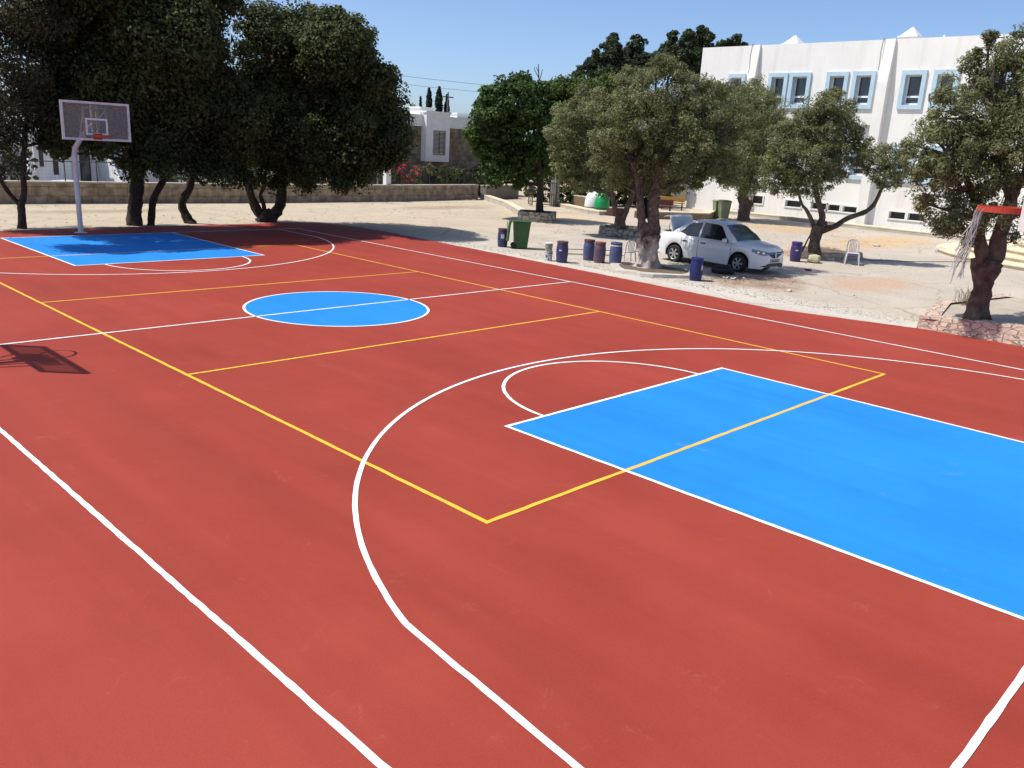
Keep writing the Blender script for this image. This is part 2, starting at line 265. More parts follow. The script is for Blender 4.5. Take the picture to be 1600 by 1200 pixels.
# ------------------------------------------------------------------ ground
def ground_mat():
    m = bpy.data.materials.new('yard_ground'); m.use_nodes = True; N = m.node_tree.nodes; L = m.node_tree.links; b = N['Principled BSDF']
    b.inputs['Roughness'].default_value = .92; b.inputs['Specular IOR Level'].default_value = .2
    tc = N.new('ShaderNodeTexCoord'); co = tc.outputs['Object']
    def noise(s, d=6, r=.6, dist=0):
        n = nd(m, 'ShaderNodeTexNoise', Scale=s, Detail=d, Roughness=r, Distortion=dist); L.new(co, n.inputs['Vector']); return n.outputs[0]
    def rng(src, a, b_, c=0, d=1):
        q = N.new('ShaderNodeMapRange'); q.inputs[1].default_value = a; q.inputs[2].default_value = b_; q.inputs[3].default_value = c; q.inputs[4].default_value = d; L.new(src, q.inputs[0]); return q.outputs[0]
    def mix(f, A, B):
        q = N.new('ShaderNodeMix'); q.data_type = 'RGBA'; L.new(f, q.inputs[0])
        for i, c in ((6, A), (7, B)):
            if isinstance(c, tuple): q.inputs[i].default_value = (*c, 1)
            else: L.new(c, q.inputs[i])
        return q.outputs[2]
    def math(op, a, b2, c=None):
        q = N.new('ShaderNodeMath'); q.operation = op
        for i, v in enumerate((a, b2, c)):
            if v is None: continue
            if isinstance(v, (int, float)): q.inputs[i].default_value = v
            else: L.new(v, q.inputs[i])
        return q.outputs[0]
    conc = mix(rng(noise(.35), .35, .65), (.50, .44, .365), (.42, .365, .30))
    sand = mix(rng(noise(.5), .3, .7), (.50, .42, .31), (.43, .355, .26))
    sx = N.new('ShaderNodeSeparateXYZ'); L.new(co, sx.inputs[0]); X, Y = sx.outputs[0], sx.outputs[1]
    # earth yard to the north, concrete apron to the east of the court
    fy = math('ADD', math('MULTIPLY_ADD', X, -.28, Y), math('MULTIPLY_ADD', noise(.25, 5), 9, -4.5))
    c = mix(rng(fy, 4, 9), conc, sand)
    # loose orange dirt under the olive trees and along the building
    def spot(x, y, rx, ry, e=.5):
        dx = math('DIVIDE', math('SUBTRACT', X, x), rx); dy = math('DIVIDE', math('SUBTRACT', Y, y), ry)
        r2 = math('ADD', math('MULTIPLY', dx, dx), math('MULTIPLY', dy, dy))
        return rng(math('ADD', r2, math('MULTIPLY_ADD', noise(.9, 9, .75), 5.0, -2.5)), 1.35, .2, 0, .85)
    c = mix(spot(15.2, -4.4, 2.2, 1.1), c, (.48, .32, .22))
    c = mix(spot(29.5, 1.2, 5.5, 1.6), c, (.52, .36, .19))
    c = mix(spot(31, 6.5, 3.0, 2.6), c, (.46, .34, .20))
    c = mix(spot(12.3, -2.2, 1.9, 1.5), c, (.30, .20, .14))
    c = mix(spot(20, 20, 3.0, 1.0), c, (.33, .25, .17))
    c = mix(spot(3.2, 20.6, 3.4, .8), c, (.33, .26, .17))
    c = mix(spot(23, 14.5, 1.5, 4), c, (.56, .42, .26))
    # pale cement splashed along the court edge
    ed = math('ADD', math('ABSOLUTE', math('SUBTRACT', X, 9.6), 0), math('MULTIPLY_ADD', noise(2.5, 6, .7), 2.2, -1.1))
    c = mix(math('MULTIPLY', rng(ed, 1.2, .2, 0, .8), rng(Y, 11, 7)), c, (.55, .51, .45))
    # blotches, grit, cracks
    c = mix(rng(noise(1.8, 8, .7), .56, .72, 0, .45), c, (.28, .24, .19))
    sc = N.new('ShaderNodeVectorMath'); sc.operation = 'SCALE'; L.new(c, sc.inputs[0]); L.new(rng(noise(16, 6, .75), .3, .7, .74, 1.24), sc.inputs[3])
    wv = nd(m, 'ShaderNodeTexNoise', Scale=.8, Detail=4); L.new(co, wv.inputs['Vector'])
    wm = N.new('ShaderNodeVectorMath'); wm.operation = 'MULTIPLY_ADD'; wm.inputs[1].default_value = (1.1, 1.1, 0); L.new(wv.outputs['Color'], wm.inputs[0]); L.new(co, wm.inputs[2])
    vo = nd(m, 'ShaderNodeTexVoronoi', Scale=.28); vo.feature = 'DISTANCE_TO_EDGE'; L.new(wm.outputs[0], vo.inputs['Vector'])
    fin = mix(rng(vo.outputs[0], .004, .010, .38, 0), sc.outputs[0], (.16, .13, .10))
    L.new(fin, b.inputs['Base Color'])
    bp = N.new('ShaderNodeBump'); bp.inputs['Strength'].default_value = .6; bp.inputs['Distance'].default_value = .03
    L.new(math('ADD', noise(7, 8, .7), noise(45, 4, .7)), bp.inputs['Height']); L.new(bp.outputs[0], b.inputs['Normal'])
    return m
GM = ground_mat()
struct(MB().add([(-400, -400, 0), (600, -400, 0), (600, 24.3, 0), (-400, 24.3, 0), (27.1, 24.3, 0), (27.1, 700, 0), (600, 700, 0)], [(0, 1, 2, 4, 3), (4, 2, 6, 5)]).build('ground', GM, fix=False))
struct(MB().add([(-400, 24.3, -1.1), (27.1, 24.3, -1.1), (27.1, 700, -1.1), (-400, 700, -1.1), (27.1, 24.3, 0), (27.1, 700, 0)], [(0, 1, 2, 3), (1, 2, 5, 4)]).build('lower_ground', GM, fix=False))
# ------------------------------------------------------------------ court (metres, origin on the centre spot)
L_, W_, KW, KL = 12.98, 7.0, 2.44, 5.79
rn = random.Random(3)
edge = []
ep = [(9.5, -17), (9.42, -9.8), (9.26, -7.8), (8.8, -6.2), (8.42, -4.8), (8.62, -2.8), (8.76, -.9), (9.0, 2.3), (9.24, 5.76), (9.45, 9), (9.6, 11.3), (9.5, 13.4), (8.9, 14.6), (8.0, 14.95), (5, 14.85), (1.85, 14.9), (-2, 14.75), (-9.5, 14.7)]
for (a, b), (c, d) in zip(ep, ep[1:]):
    k = max(2, int(math.hypot(c - a, d - b) / .22))
    for i in range(k):
        t = i / k; edge.append((a + (c - a) * t + rn.uniform(-.025, .025), b + (d - b) * t + rn.uniform(-.025, .025)))
poly = edge + [(-9.5, 14.7), (-14, 14.7), (-14, -17)]
struct(MB().prism(poly, -.05, .02).build('court_surface', RED))
def sheet(name, pts_list, z, m):
    b = MB()
    for A, B in pts_list: b.strip([(x, y, z) for x, y in A], [(x, y, z) for x, y in B])
    return struct(b.build(name, m, fix=False))
def up(o):
    return o
LW = .05
def seg(a, b, w=LW, jit=.004, n=None):
    a = np.array(a, float); b = np.array(b, float); d = (b - a); l = np.hypot(*d); d /= l; nn = np.array([-d[1], d[0]]); n = n or max(2, int(l / .15))
    A, B = [], []
    for i in range(n + 1):
        p = a + d * l * i / n; A.append(tuple(p - nn * (w / 2 + rn.uniform(-jit, jit)))); B.append(tuple(p + nn * (w / 2 + rn.uniform(-jit, jit))))
    return A, B
def arc(cx, cy, r, a0, a1, w=LW, n=90, jit=.003):
    A, B = [], []
    for i in range(n + 1):
        t = radians(a0 + (a1 - a0) * i / n); A.append((cx + (r + w / 2 + rn.uniform(-jit, jit)) * cos(t), cy + (r + w / 2) * sin(t))); B.append((cx + (r - w / 2 + rn.uniform(-jit, jit)) * cos(t), cy + (r - w / 2) * sin(t)))
    return A, B
def rect(x0, x1, y0, y1): return ([(x0, y0), (x1, y0)], [(x0, y1), (x1, y1)])
sheet('blue_key_paint', [rect(-KW, KW, -L_, -L_ + KL)], .022, BLUE)
sheet('blue_key_paint', [rect(-KW, KW, L_ - KL, L_)], .022, BLUE)
c0 = [(1.78 * cos(2 * pi * k / 96), 1.78 * sin(2 * pi * k / 96)) for k in range(96)]
struct(MB().add([(x, y, .022) for x, y in c0], [tuple(range(96))]).build('blue_centre_circle_paint', BLUE, fix=False))
VW, VL, VA = 4.465, 8.98, 3.01
sheet('yellow_court_lines', [seg((-VW, -VL - LW / 2), (-VW, VL + LW / 2)), seg((VW, -VL - LW / 2), (VW, VL + LW / 2)), seg((-VW + LW / 2, -VL), (VW - LW / 2, -VL)), seg((-VW + LW / 2, VL), (VW - LW / 2, VL)), seg((-VW + LW / 2, VA), (VW - LW / 2, VA)), seg((-VW + LW / 2, -VA), (VW - LW / 2, -VA))], .024, YLINE)
def half(s):
    cy = -s * (L_ - 1.45)
    f = lambda x, y: (x, -s * y)
    R3 = 6.3; xs = 6.22; a = math.degrees(math.asin(sqrt(R3 ** 2 - xs ** 2) / R3))
    o = []
    q = arc(0, cy, R3, a, 180 - a, n=150) if s > 0 else arc(0, cy, R3, 180 + a, 360 - a, n=150)
    o.append(q); yk = sqrt(R3 ** 2 - xs ** 2)
    if s > 0:
        o[0] = arc(0, cy, 6.28, 8, 164.3, n=150); o.append(seg((-6.36, -L_), (-6.045, cy + 6.28 * sin(radians(164.3))))); o.append(seg((6.22, -L_), (6.22, cy + 6.28 * sin(radians(8)))))
    else:
        for x in (-xs, xs): o.append(seg((x, -s * L_), (x, cy + s * yk)))
    fy = -s * (L_ - KL)
    o.append(seg((-KW - LW / 2, fy), (KW + LW / 2, fy)))
    for x in (-KW, KW): o.append(seg((x, -s * L_), (x, fy - s * LW / 2)))
    o.append(arc(0, fy + s * .0, 1.775, 1, 179) if s > 0 else arc(0, fy, 1.775, 181, 359))
    return o
wl = half(1) + half(-1)
wl += [seg((-W_, -L_ - LW / 2), (-W_, L_ + LW / 2), n=260), seg((W_, -L_ - LW / 2), (W_, L_ + LW / 2), n=260), seg((-W_ + LW / 2, -L_), (W_ - LW / 2, -L_)), seg((-W_ + LW / 2, L_), (W_ - LW / 2, L_)), seg((-W_ + LW / 2, 0), (W_ - LW / 2, 0)), arc(0, 0, 1.775, 0, 360)]
sheet('white_court_lines', wl, .026, WLINE)
# ------------------------------------------------------------------ basketball hoops
def hoop(name, loc, rz, label, net):
    t = empty(name, loc, rz, label, 'basketball hoop', 'basketball hoops around the court')
    # local +x faces the court; pole at x=0, board face at x=2.0
    MB().tube([(0, 0, 0), (0, 0, 1.2), (0, 0, 2.36)], [.075, .075, .075], 14).build('pole', STEEL, t, smooth=True)
    MB().lathe([(.19, 0), (.19, .02), (.12, .03)], n=16).build('base_plate', STEEL, t, smooth=True)
    b = MB().tube([(0, 0, 2.30), (.10, 0, 2.52), (.9, 0, 2.95), (1.78, 0, 3.30)], [.075, .075, .065, .055], 12)
    b.build('arm', STEEL, t, smooth=True)
    b = MB()
    for s in (-1, 1):
        b.tube([(.55, 0, 2.78), (1.88, s * .30, 3.62)], .022, 6); b.tube([(1.0, 0, 3.0), (1.88, s * .30, 2.92)], .022, 6)
        b.tube([(1.88, s * .30, 2.86), (1.88, s * .30, 3.72)], .025, 6)
    for z in (2.92, 3.3, 3.66): b.tube([(1.88, -.32, z), (1.88, .32, z)], .022, 6)
    b.box(1.80, 1.905, -.10, -.04, 2.86, 3.74).box(1.80, 1.905, .04, .10, 2.86, 3.74); b.build('bracket', mat('cream_steel', (.72, .66, .52), (.6, .54, .42), 6, .5), t, smooth=True)
    MB().box(1.925, 1.955, -.86, .86, 2.84, 3.78).build('board_panel', PANEL, t)
    f = MB(); e = .06
    f.box(1.91, 1.98, -.92, .92, 2.79, 2.79 + e); f.box(1.91, 1.98, -.92, .92, 3.83 - e, 3.83); f.box(1.91, 1.98, -.92, -.92 + e, 2.79 + e, 3.83 - e); f.box(1.91, 1.98, .92 - e, .92, 2.79 + e, 3.83 - e)
    f.build('board_frame', STEEL, t)
    f = MB(); f.box(1.957, 1.965, -.30, .30, 2.94, 2.99); f.box(1.957, 1.965, -.30, .30, 3.34, 3.39); f.box(1.957, 1.965, -.30, -.25, 2.99, 3.34); f.box(1.957, 1.965, .25, .30, 2.99, 3.34)
    f.build('target_square', WLINE, t)
    rc = (1.985 + .15 + .225, 0)
    r = MB(); n = 40
    ring = [(rc[0] + .228 * cos(2 * pi * k / n), .228 * sin(2 * pi * k / n)) for k in range(n)]
    for k in range(n):
        a, c = ring[k], ring[(k + 1) % n]
        def o(p, q): v = Vector((p[0] - rc[0], p[1])).normalized() * q; return (rc[0] + v.x, v.y)
        ai, ci, ao, co_ = o(a, .222), o(c, .222), o(a, .236), o(c, .236)
        vs = [(*ai, 2.90), (*ci, 2.90), (*co_, 2.90), (*ao, 2.90), (*ai, 2.955), (*ci, 2.955), (*co_, 2.955), (*ao, 2.955)]
        r.add(vs, [(0, 1, 2, 3), (4, 7, 6, 5), (0, 4, 5, 1), (3, 2, 6, 7)])
    r.box(1.982, 2.16, -.07, .07, 2.90, 2.945); r.box(1.982, 1.998, -.12, .12, 2.82, 2.98)
    rim = r.build('rim', RIMM, t)
    if net:
        nb = MB(); q = random.Random(5)
        for k in range(24):
            a0 = radians(q.uniform(-25, 60)); x, y = rc[0] + .23 * cos(a0), .23 * sin(a0)
            ln = q.uniform(.35, .74) if k > 5 else q.uniform(.68, .78)
            tx, ty = q.uniform(.0, .13), q.uniform(.02, .10)
            pts = []
            for i in range(9):
                u = i / 8; pts.append((x + (rc[0] + .20 - x) * .7 * min(1, u * 2) + tx * u + .012 * sin(u * 11 + k), y + (.08 - y) * .8 * min(1, u * 2) + ty * u * u * 1.3 + .012 * cos(u * 9 + k * 2), 2.93 + (.05 * sin(min(1, u * 4) * pi) if k % 3 == 0 else 0) - ln * u))
            nb.tube(pts, q.uniform(.0025, .006), 4)
        nb.build('torn_net', CORD, rim)
    return t
hoop('basketball_hoop', (-.05, 13.76, 0), -pi / 2, 'white gooseneck basketball hoop under the dark trees behind the far blue key', False)
hoop('basketball_hoop', (-.03, -13.78, 0), pi / 2, 'basketball hoop whose orange rim with torn net hangs before the right olive', True)
hoop('basketball_hoop', (-9.06, .18, 0), 0, 'side basketball hoop that only throws its shadow beside the centre line', False)
# ------------------------------------------------------------------ trees
LM = {
 'carob': leafmat('carob_leaves', [(.034, .048, .017), (.056, .074, .025), (.084, .102, .034), (.125, .135, .048)], .34),
 'tam': leafmat('feathery_leaves', [(.03, .034, .016), (.06, .06, .028), (.10, .085, .045)], .2),
 'green': leafmat('green_leaves', [(.038, .072, .018), (.066, .115, .028), (.105, .155, .045)], .38),
 'green2': leafmat('yellow_green_leaves', [(.05, .08, .016), (.08, .12, .026), (.115, .15, .04)], .38),
 'dark': leafmat('dark_pine_leaves', [(.03, .048, .022), (.05, .07, .032), (.075, .095, .048)], .25),
 'olive': leafmat('olive_leaves', [(.115, .128, .046), (.16, .173, .063), (.21, .218, .095), (.29, .30, .18)], .40),
 'cyp': leafmat('cypress_leaves', [(.010, .022, .012), (.02, .035, .018)], .1),
 'pink': leafmat('oleander_flowers', [(.55, .05, .09), (.7, .12, .16), (.65, .2, .2)], .3),
}
def leaves(name, C, N_, size, m, parent, seed, spread, upb=.3, droop=0):
    """C: clump centres Nx4 (x,y,z,r); N_ leaves per clump"""
    rg = np.random.default_rng(seed); C = np.array(C, float); k = len(C); n = k * N_
    c = np.repeat(C, N_, axis=0)
    u = rg.normal(size=(n, 3)); u /= np.linalg.norm(u, axis=1)[:, None]
    u[:, 2] = np.where(rg.random(n) < upb, np.abs(u[:, 2]), u[:, 2])
    rr = rg.random(n) ** spread
    pos = c[:, :3] + u * (c[:, 3] * rr)[:, None] * np.array([1, 1, .8])
    nr = u * .9 + rg.normal(size=(n, 3)) * .55; nr[:, 2] += .35; nr /= np.linalg.norm(nr, axis=1)[:, None]
    a = rg.normal(size=(n, 3)) + u * .5; a[:, 2] -= droop; a -= nr * np.sum(a * nr, axis=1)[:, None]; a /= np.linalg.norm(a, axis=1)[:, None] + 1e-9
    b = np.cross(nr, a)
    s = rg.uniform(.65, 1.25, n)[:, None]
    l, w = size; A = a * l * .5 * s; B = b * w * .5 * s
    V = np.stack([pos - A, pos + B - A * .1, pos + A, pos - B - A * .1], axis=1).reshape(-1, 3)
    me = bpy.data.meshes.new(name); me.vertices.add(4 * n); me.vertices.foreach_set('co', V.astype(np.float32).ravel())
    me.loops.add(4 * n); me.loops.foreach_set('vertex_index', np.arange(4 * n, dtype=np.int32))
    me.polygons.add(n); me.polygons.foreach_set('loop_start', np.arange(n, dtype=np.int32) * 4)
    me.update(calc_edges=True); me.materials.append(m)
    o = bpy.data.objects.new(name, me); col.objects.link(o); o.parent = parent
    return o
def clumps(blobs, dens, cr, seed, shell=.45, flat=1.0, shrink=0, zmin=.9, jag=.06):
    rg = np.random.default_rng(seed); out = []
    for x, y, z, r in blobs:
        k = max(4, int(dens * r * r)); 
        for _ in range(k):
            v = rg.normal(size=3); v /= np.linalg.norm(v); q = rg.uniform(shell, 1.0) ** .7
            q *= max(.45, 1 - shrink * cr / r)
            if rg.random() < jag: q *= 1.1 + rg.random() * jag * 1.6
            z2 = z + v[2] * r * q * flat
            if z2 < zmin: continue
            out.append((x + v[0] * r * q, y + v[1] * r * q, z2, cr * rg.uniform(.55, 1.35) * (.6 + .4 * min(1, r / 1.5))))
    return out
TREES = [["tamarisk",[-1.19,15.42,0.0],[[-0.89,15.55,5.54,1.53],[-0.58,14.09,6.2,1.22],[-0.07,14.78,4.71,1.12],[-1.49,13.91,4.05,1.22],[-0.7,14.47,3.58,1.02],[-1.58,14.78,2.71,0.92],[-0.44,14.71,2.77,0.57],[-1.53,14.2,1.93,0.41],[-1.72,16.23,5.47,1.63],[-2.19,15.85,3.47,1.42],[-0.25,14.78,7.48,1.42],[-1.83,15.31,1.77,0.45],[-0.98,14.3,3.92,0.92]],[[[-1.197,15.427,-0.059,0.142],[-1.168,15.397,0.335,0.112],[-1.17,15.399,0.684,0.112]],[[-1.17,15.399,0.684,0.102],[-1.07,15.295,1.116,0.081],[-1.056,15.281,1.69,0.081],[-0.974,15.196,2.448,0.071],[-0.853,15.07,3.381,0.061]],[[-1.17,15.399,0.684,0.081],[-1.391,15.627,1.034,0.061],[-1.538,15.78,1.424,0.061],[-1.654,15.9,2.021,0.051]]]],
["carobA",[2.29,15.51,0.0],[[1.02,15.45,5.21,1.67],[2.2,14.86,5.88,1.9],[2.57,12.49,5.64,1.79],[1.36,15.69,3.51,1.45],[2.34,14.55,3.78,1.67],[0.27,14.26,3.28,1.12],[1.59,14.29,3.06,1.0],[2.43,13.72,2.73,1.0],[2.19,14.74,1.94,0.58],[0.29,15.81,2.28,0.4],[0.66,13.71,2.53,0.31],[0.04,15.53,4.18,1.12],[0.28,15.27,5.85,1.34],[1.84,13.67,7.38,2.01],[3.48,13.45,7.08,1.56],[0.38,14.7,7.06,1.56],[-0.2,14.89,2.77,0.58],[1.73,13.86,4.68,1.79],[-2.6,12.6,7.6,1.2],[-3.6,12.2,6.7,1.0],[-1.2,12.9,8.0,1.2],[0.2,13.4,7.8,1.3],[1.8,13.2,7.6,1.3],[-2.3,13.6,6.8,1.0],[-4.2,13.0,7.4,1.1]],[[[2.284,15.515,-0.086,0.268],[2.29,15.508,0.364,0.223],[2.371,15.425,1.112,0.212],[2.425,15.368,1.95,0.223],[2.435,15.359,2.772,0.201]],[[2.43,15.364,2.67,0.156],[2.15,15.653,3.559,0.112],[1.765,16.052,4.522,0.078]],[[2.43,15.364,2.67,0.156],[2.819,14.96,3.81,0.112],[3.233,14.532,5.024,0.078]]]],
["carobB",[2.82,15.38,0.0],[[2.96,13.66,3.44,1.13],[3.2,14.07,2.55,0.79],[3.37,13.11,4.06,1.13],[2.45,13.38,2.02,0.5],[3.33,13.92,2.15,0.54],[3.2,13.09,4.99,1.35],[2.88,13.82,4.4,1.13]],[[[2.785,15.41,-0.068,0.124],[2.816,15.378,0.303,0.113],[2.886,15.305,0.866,0.113],[3.058,15.127,1.346,0.101],[3.271,14.906,1.784,0.09],[3.431,14.741,2.422,0.079]]]],
["carobC",[4.29,15.67,0.0],[[4.23,13.96,5.4,1.13],[4.39,13.2,4.13,1.41],[4.56,14.11,2.9,1.18],[5.14,13.69,2.52,0.94],[3.94,13.61,2.04,0.52],[4.58,13.55,1.93,0.52],[4.0,13.93,6.72,1.18],[4.84,12.62,3.57,1.18],[3.93,13.69,7.63,1.06],[4.39,14.89,3.29,0.94],[5.29,13.79,1.78,0.33],[3.4,13.3,7.8,1.2],[4.4,12.9,7.4,1.0]],[[[4.338,15.626,-0.064,0.235],[4.249,15.718,0.109,0.165],[4.121,15.851,0.526,0.141],[4.132,15.84,0.817,0.129],[4.32,15.645,1.209,0.129],[4.416,15.545,1.722,0.118],[4.659,15.294,2.437,0.094]],[[4.414,15.548,1.656,0.071],[4.582,15.374,1.516,0.059],[4.67,15.282,1.346,0.047]]]],
["carobD",[7.3,15.67,0.0],[[6.65,14.05,5.96,1.64],[8.06,13.88,6.33,1.54],[7.84,11.57,6.11,1.59],[9.51,13.03,5.59,1.38],[9.34,11.82,4.49,1.38],[10.1,12.07,3.65,1.27],[9.55,10.65,3.19,0.95],[9.43,11.15,2.66,0.85],[8.75,11.74,3.27,1.85],[8.7,14.08,3.98,2.38],[6.82,14.04,3.65,1.99],[6.46,14.67,4.7,1.19],[7.0,15.78,2.49,1.32],[7.76,14.8,2.33,1.19],[8.03,12.66,2.44,1.27],[8.61,11.74,2.24,0.93],[8.12,14.08,1.64,0.58],[7.93,11.71,1.72,0.48],[6.18,14.56,1.63,0.53],[7.38,15.09,1.49,0.42],[8.63,13.96,5.31,2.12],[7.25,12.87,2.95,1.59],[8.87,10.63,5.28,0.79],[9.4,12.68,6.64,0.79],[6.9,14.66,6.85,0.93],[7.97,12.14,6.85,0.85],[7.36,13.76,6.76,0.79]],[[[7.296,15.676,-0.073,0.429],[7.301,15.671,0.193,0.378],[7.235,15.739,0.332,0.252]],[[7.165,15.812,0.182,0.176],[7.003,15.979,0.601,0.164],[6.895,16.092,1.069,0.139],[6.857,16.131,1.655,0.113],[6.739,16.253,2.346,0.101]],[[7.268,15.705,0.263,0.088],[7.225,15.75,0.666,0.076],[7.163,15.814,0.971,0.063],[7.288,15.685,1.336,0.063],[7.296,15.676,1.807,0.05]],[[7.471,15.495,0.206,0.202],[7.682,15.276,0.702,0.202],[7.741,15.216,1.253,0.164],[7.816,15.137,1.847,0.139],[8.077,14.867,2.68,0.113],[8.419,14.513,3.735,0.088]]]],
["green",[20.13,13.38,0.35],[[18.52,14.14,4.86,1.49],[19.66,14.31,5.63,1.06],[18.53,15.1,3.6,1.4],[19.84,14.12,3.69,1.56],[17.79,14.92,4.4,0.93],[20.14,13.69,4.84,0.87],[18.62,14.67,2.28,1.18],[19.87,13.65,2.57,1.18],[17.99,15.25,3.01,0.75],[19.26,14.58,6.29,0.44],[18.09,15.65,4.96,0.37],[20.28,13.49,3.3,0.93],[17.79,14.87,5.49,0.31],[19.74,13.2,5.77,0.5],[17.42,15.28,3.68,0.44],[19.31,13.98,1.68,0.5],[18.55,14.98,1.6,0.44]],[[[20.139,13.378,0.262,0.187],[20.117,13.401,0.761,0.156],[20.102,13.416,1.576,0.14],[20.026,13.495,2.378,0.14],[19.839,13.689,3.417,0.125]],[[20.026,13.495,2.378,0.109],[19.431,14.111,3.386,0.093],[18.988,14.57,4.335,0.078]]]],
["greenback",[34.89,23.82,0.54],[[33.79,23.95,5.99,1.84],[35.58,23.55,5.91,1.94],[36.04,22.6,6.15,1.62],[34.71,24.01,6.85,0.86],[33.92,25.09,4.98,1.62],[35.28,24.56,4.66,1.89],[35.98,22.93,4.74,1.62],[33.56,24.14,7.14,0.54],[33.18,24.68,6.53,0.97],[36.45,22.72,6.78,0.86],[35.19,23.05,6.88,0.76]],[[[34.894,23.823,-0.05,0.18],[34.897,23.82,2.205,0.158],[34.761,23.96,4.244,0.135]]]],
["pineA",[53.72,36.0,-0.34],[[53.65,36.68,12.0,0.93],[52.66,37.12,11.16,0.93],[51.95,37.54,10.24,0.81],[53.86,36.43,10.83,1.37],[52.73,36.26,9.38,1.49],[53.87,35.32,9.2,1.24],[51.06,38.25,9.9,0.56],[52.5,37.05,8.28,1.37],[53.8,36.9,12.88,0.5]],[[[54.029,35.677,-2.065,0.31],[53.67,36.049,5.342,0.248],[53.392,36.337,11.32,0.124]]]],
["pineB",[58.73,36.57,-0.37],[[58.27,37.76,12.89,0.85],[58.24,37.82,11.59,1.17],[58.41,37.2,10.29,1.43],[58.08,36.1,11.81,0.59],[57.47,37.37,9.53,1.3],[58.7,36.61,11.04,0.65]],[[[58.845,36.447,-2.202,0.326],[58.341,36.969,5.562,0.261],[57.898,37.428,12.384,0.13]]]],
["treeC",[55.24,28.66,0.21],[[54.14,30.72,12.91,0.53],[54.4,29.22,12.82,0.65],[55.44,28.57,13.22,0.65],[53.99,30.76,11.98,0.83],[54.23,29.34,11.71,1.06],[55.73,28.72,12.1,0.94],[54.27,29.88,10.72,1.42],[55.44,28.52,10.54,1.42],[53.25,31.02,11.4,0.59],[52.95,31.0,10.36,0.94],[55.18,27.84,12.76,0.47]],[[[55.37,28.528,-1.444,0.324],[54.837,29.08,5.569,0.265],[54.559,29.368,10.223,0.177],[53.996,29.951,11.703,0.118]],[[54.559,29.368,10.223,0.147],[55.301,28.6,11.801,0.118]]]],
["treeD",[68.59,32.11,-0.03],[[67.18,34.1,13.58,0.61],[66.97,34.41,13.04,0.68],[67.76,33.41,13.8,0.68],[67.74,32.8,14.47,0.48],[68.31,32.58,13.6,0.41],[68.11,32.96,13.12,0.68],[66.92,33.26,12.77,0.82],[68.62,32.46,13.98,0.2],[66.74,33.48,14.03,0.34]],[[[68.756,31.94,-1.939,0.307],[68.058,32.663,6.169,0.239],[67.624,33.112,12.722,0.137],[67.871,32.856,14.372,0.068]]]],
["oliveK",[11.12,0.63,0.05],[[11.46,1.67,4.86,0.77],[11.27,0.78,5.02,0.81],[12.32,0.81,4.75,0.77],[11.99,0.02,4.47,0.73],[11.81,0.69,3.93,0.96],[11.44,1.53,3.71,0.96],[12.87,0.28,3.81,0.69],[10.79,2.01,4.11,0.65],[11.09,1.89,5.18,0.46],[11.5,0.79,5.54,0.42],[12.55,0.25,5.12,0.35],[11.23,1.05,5.69,0.23],[12.38,0.71,5.37,0.42],[11.25,1.63,2.84,0.65],[11.48,0.78,2.93,0.81],[12.42,0.43,3.01,0.69],[12.13,-0.38,3.18,0.42],[11.61,1.49,2.34,0.35],[12.05,0.68,2.49,0.38],[10.32,1.9,3.29,0.58],[10.83,1.87,2.59,0.42],[12.84,-0.0,4.26,0.38],[10.31,2.38,4.51,0.42],[12.7,0.31,2.39,0.17],[12.4,-0.12,2.73,0.19],[13.6,1.0,4.4,1.0],[13.8,0.2,4.6,0.9],[13.2,1.6,3.2,0.7],[12.9,-0.7,3.0,0.6],[13.4,2.2,4.0,0.9],[13.3,0.84,3.5,0.8],[13.5,1.6,4.2,0.75],[12.8,0.2,3.2,0.6],[13.4,-0.3,3.9,0.7],[10.6,0.9,3.2,0.7],[11.0,0.1,3.1,0.6],[10.3,1.5,3.6,0.8],[11.3,-0.3,3.5,0.7],[11.2,0.2,4.2,0.8],[10.4,0.8,4.3,0.8]],[[[11.096,0.647,-0.046,0.442],[11.1,0.643,0.086,0.346],[11.099,0.644,0.293,0.308],[11.106,0.636,0.574,0.279],[11.117,0.625,0.797,0.308],[11.092,0.651,0.98,0.327]],[[11.006,0.74,0.9,0.154],[10.941,0.807,1.299,0.115],[10.904,0.846,1.662,0.106],[10.849,0.903,2.109,0.096],[10.745,1.011,2.726,0.077]],[[11.158,0.582,0.949,0.192],[11.172,0.568,1.318,0.163],[11.147,0.594,1.681,0.154],[11.129,0.613,2.131,0.144],[11.187,0.553,2.761,0.115],[11.263,0.474,3.47,0.096]],[[11.032,0.713,0.902,0.077],[11.069,0.675,1.126,0.067],[11.028,0.717,1.343,0.058]],[[11.236,0.502,0.955,0.135],[11.28,0.457,1.069,0.077]]]],
["oliveL",[17.82,6.86,0.35],[[16.0,8.43,4.05,0.84],[16.54,7.96,4.44,0.95],[16.84,7.5,3.76,1.05],[16.45,8.24,3.12,1.0],[16.25,8.91,3.33,0.53],[17.85,7.46,3.32,0.95],[16.97,7.96,2.42,0.84],[16.59,8.61,2.38,0.53],[17.82,7.66,2.33,0.79],[18.13,6.8,2.51,0.74],[16.16,7.87,1.93,0.32],[17.26,7.65,1.91,0.37],[16.19,7.73,5.11,0.53],[16.31,8.72,2.61,0.53],[18.82,6.66,2.28,0.53],[18.54,6.09,3.04,0.79]],[[[17.818,6.856,0.3,0.29],[17.806,6.869,0.525,0.197],[17.809,6.865,0.751,0.197]],[[17.777,6.898,0.698,0.105],[17.645,7.035,1.137,0.092],[17.528,7.156,1.622,0.079],[17.353,7.338,2.222,0.066]],[[17.848,6.825,0.704,0.132],[17.978,6.691,1.163,0.105],[18.086,6.578,1.666,0.092],[18.168,6.493,2.285,0.079]]]],
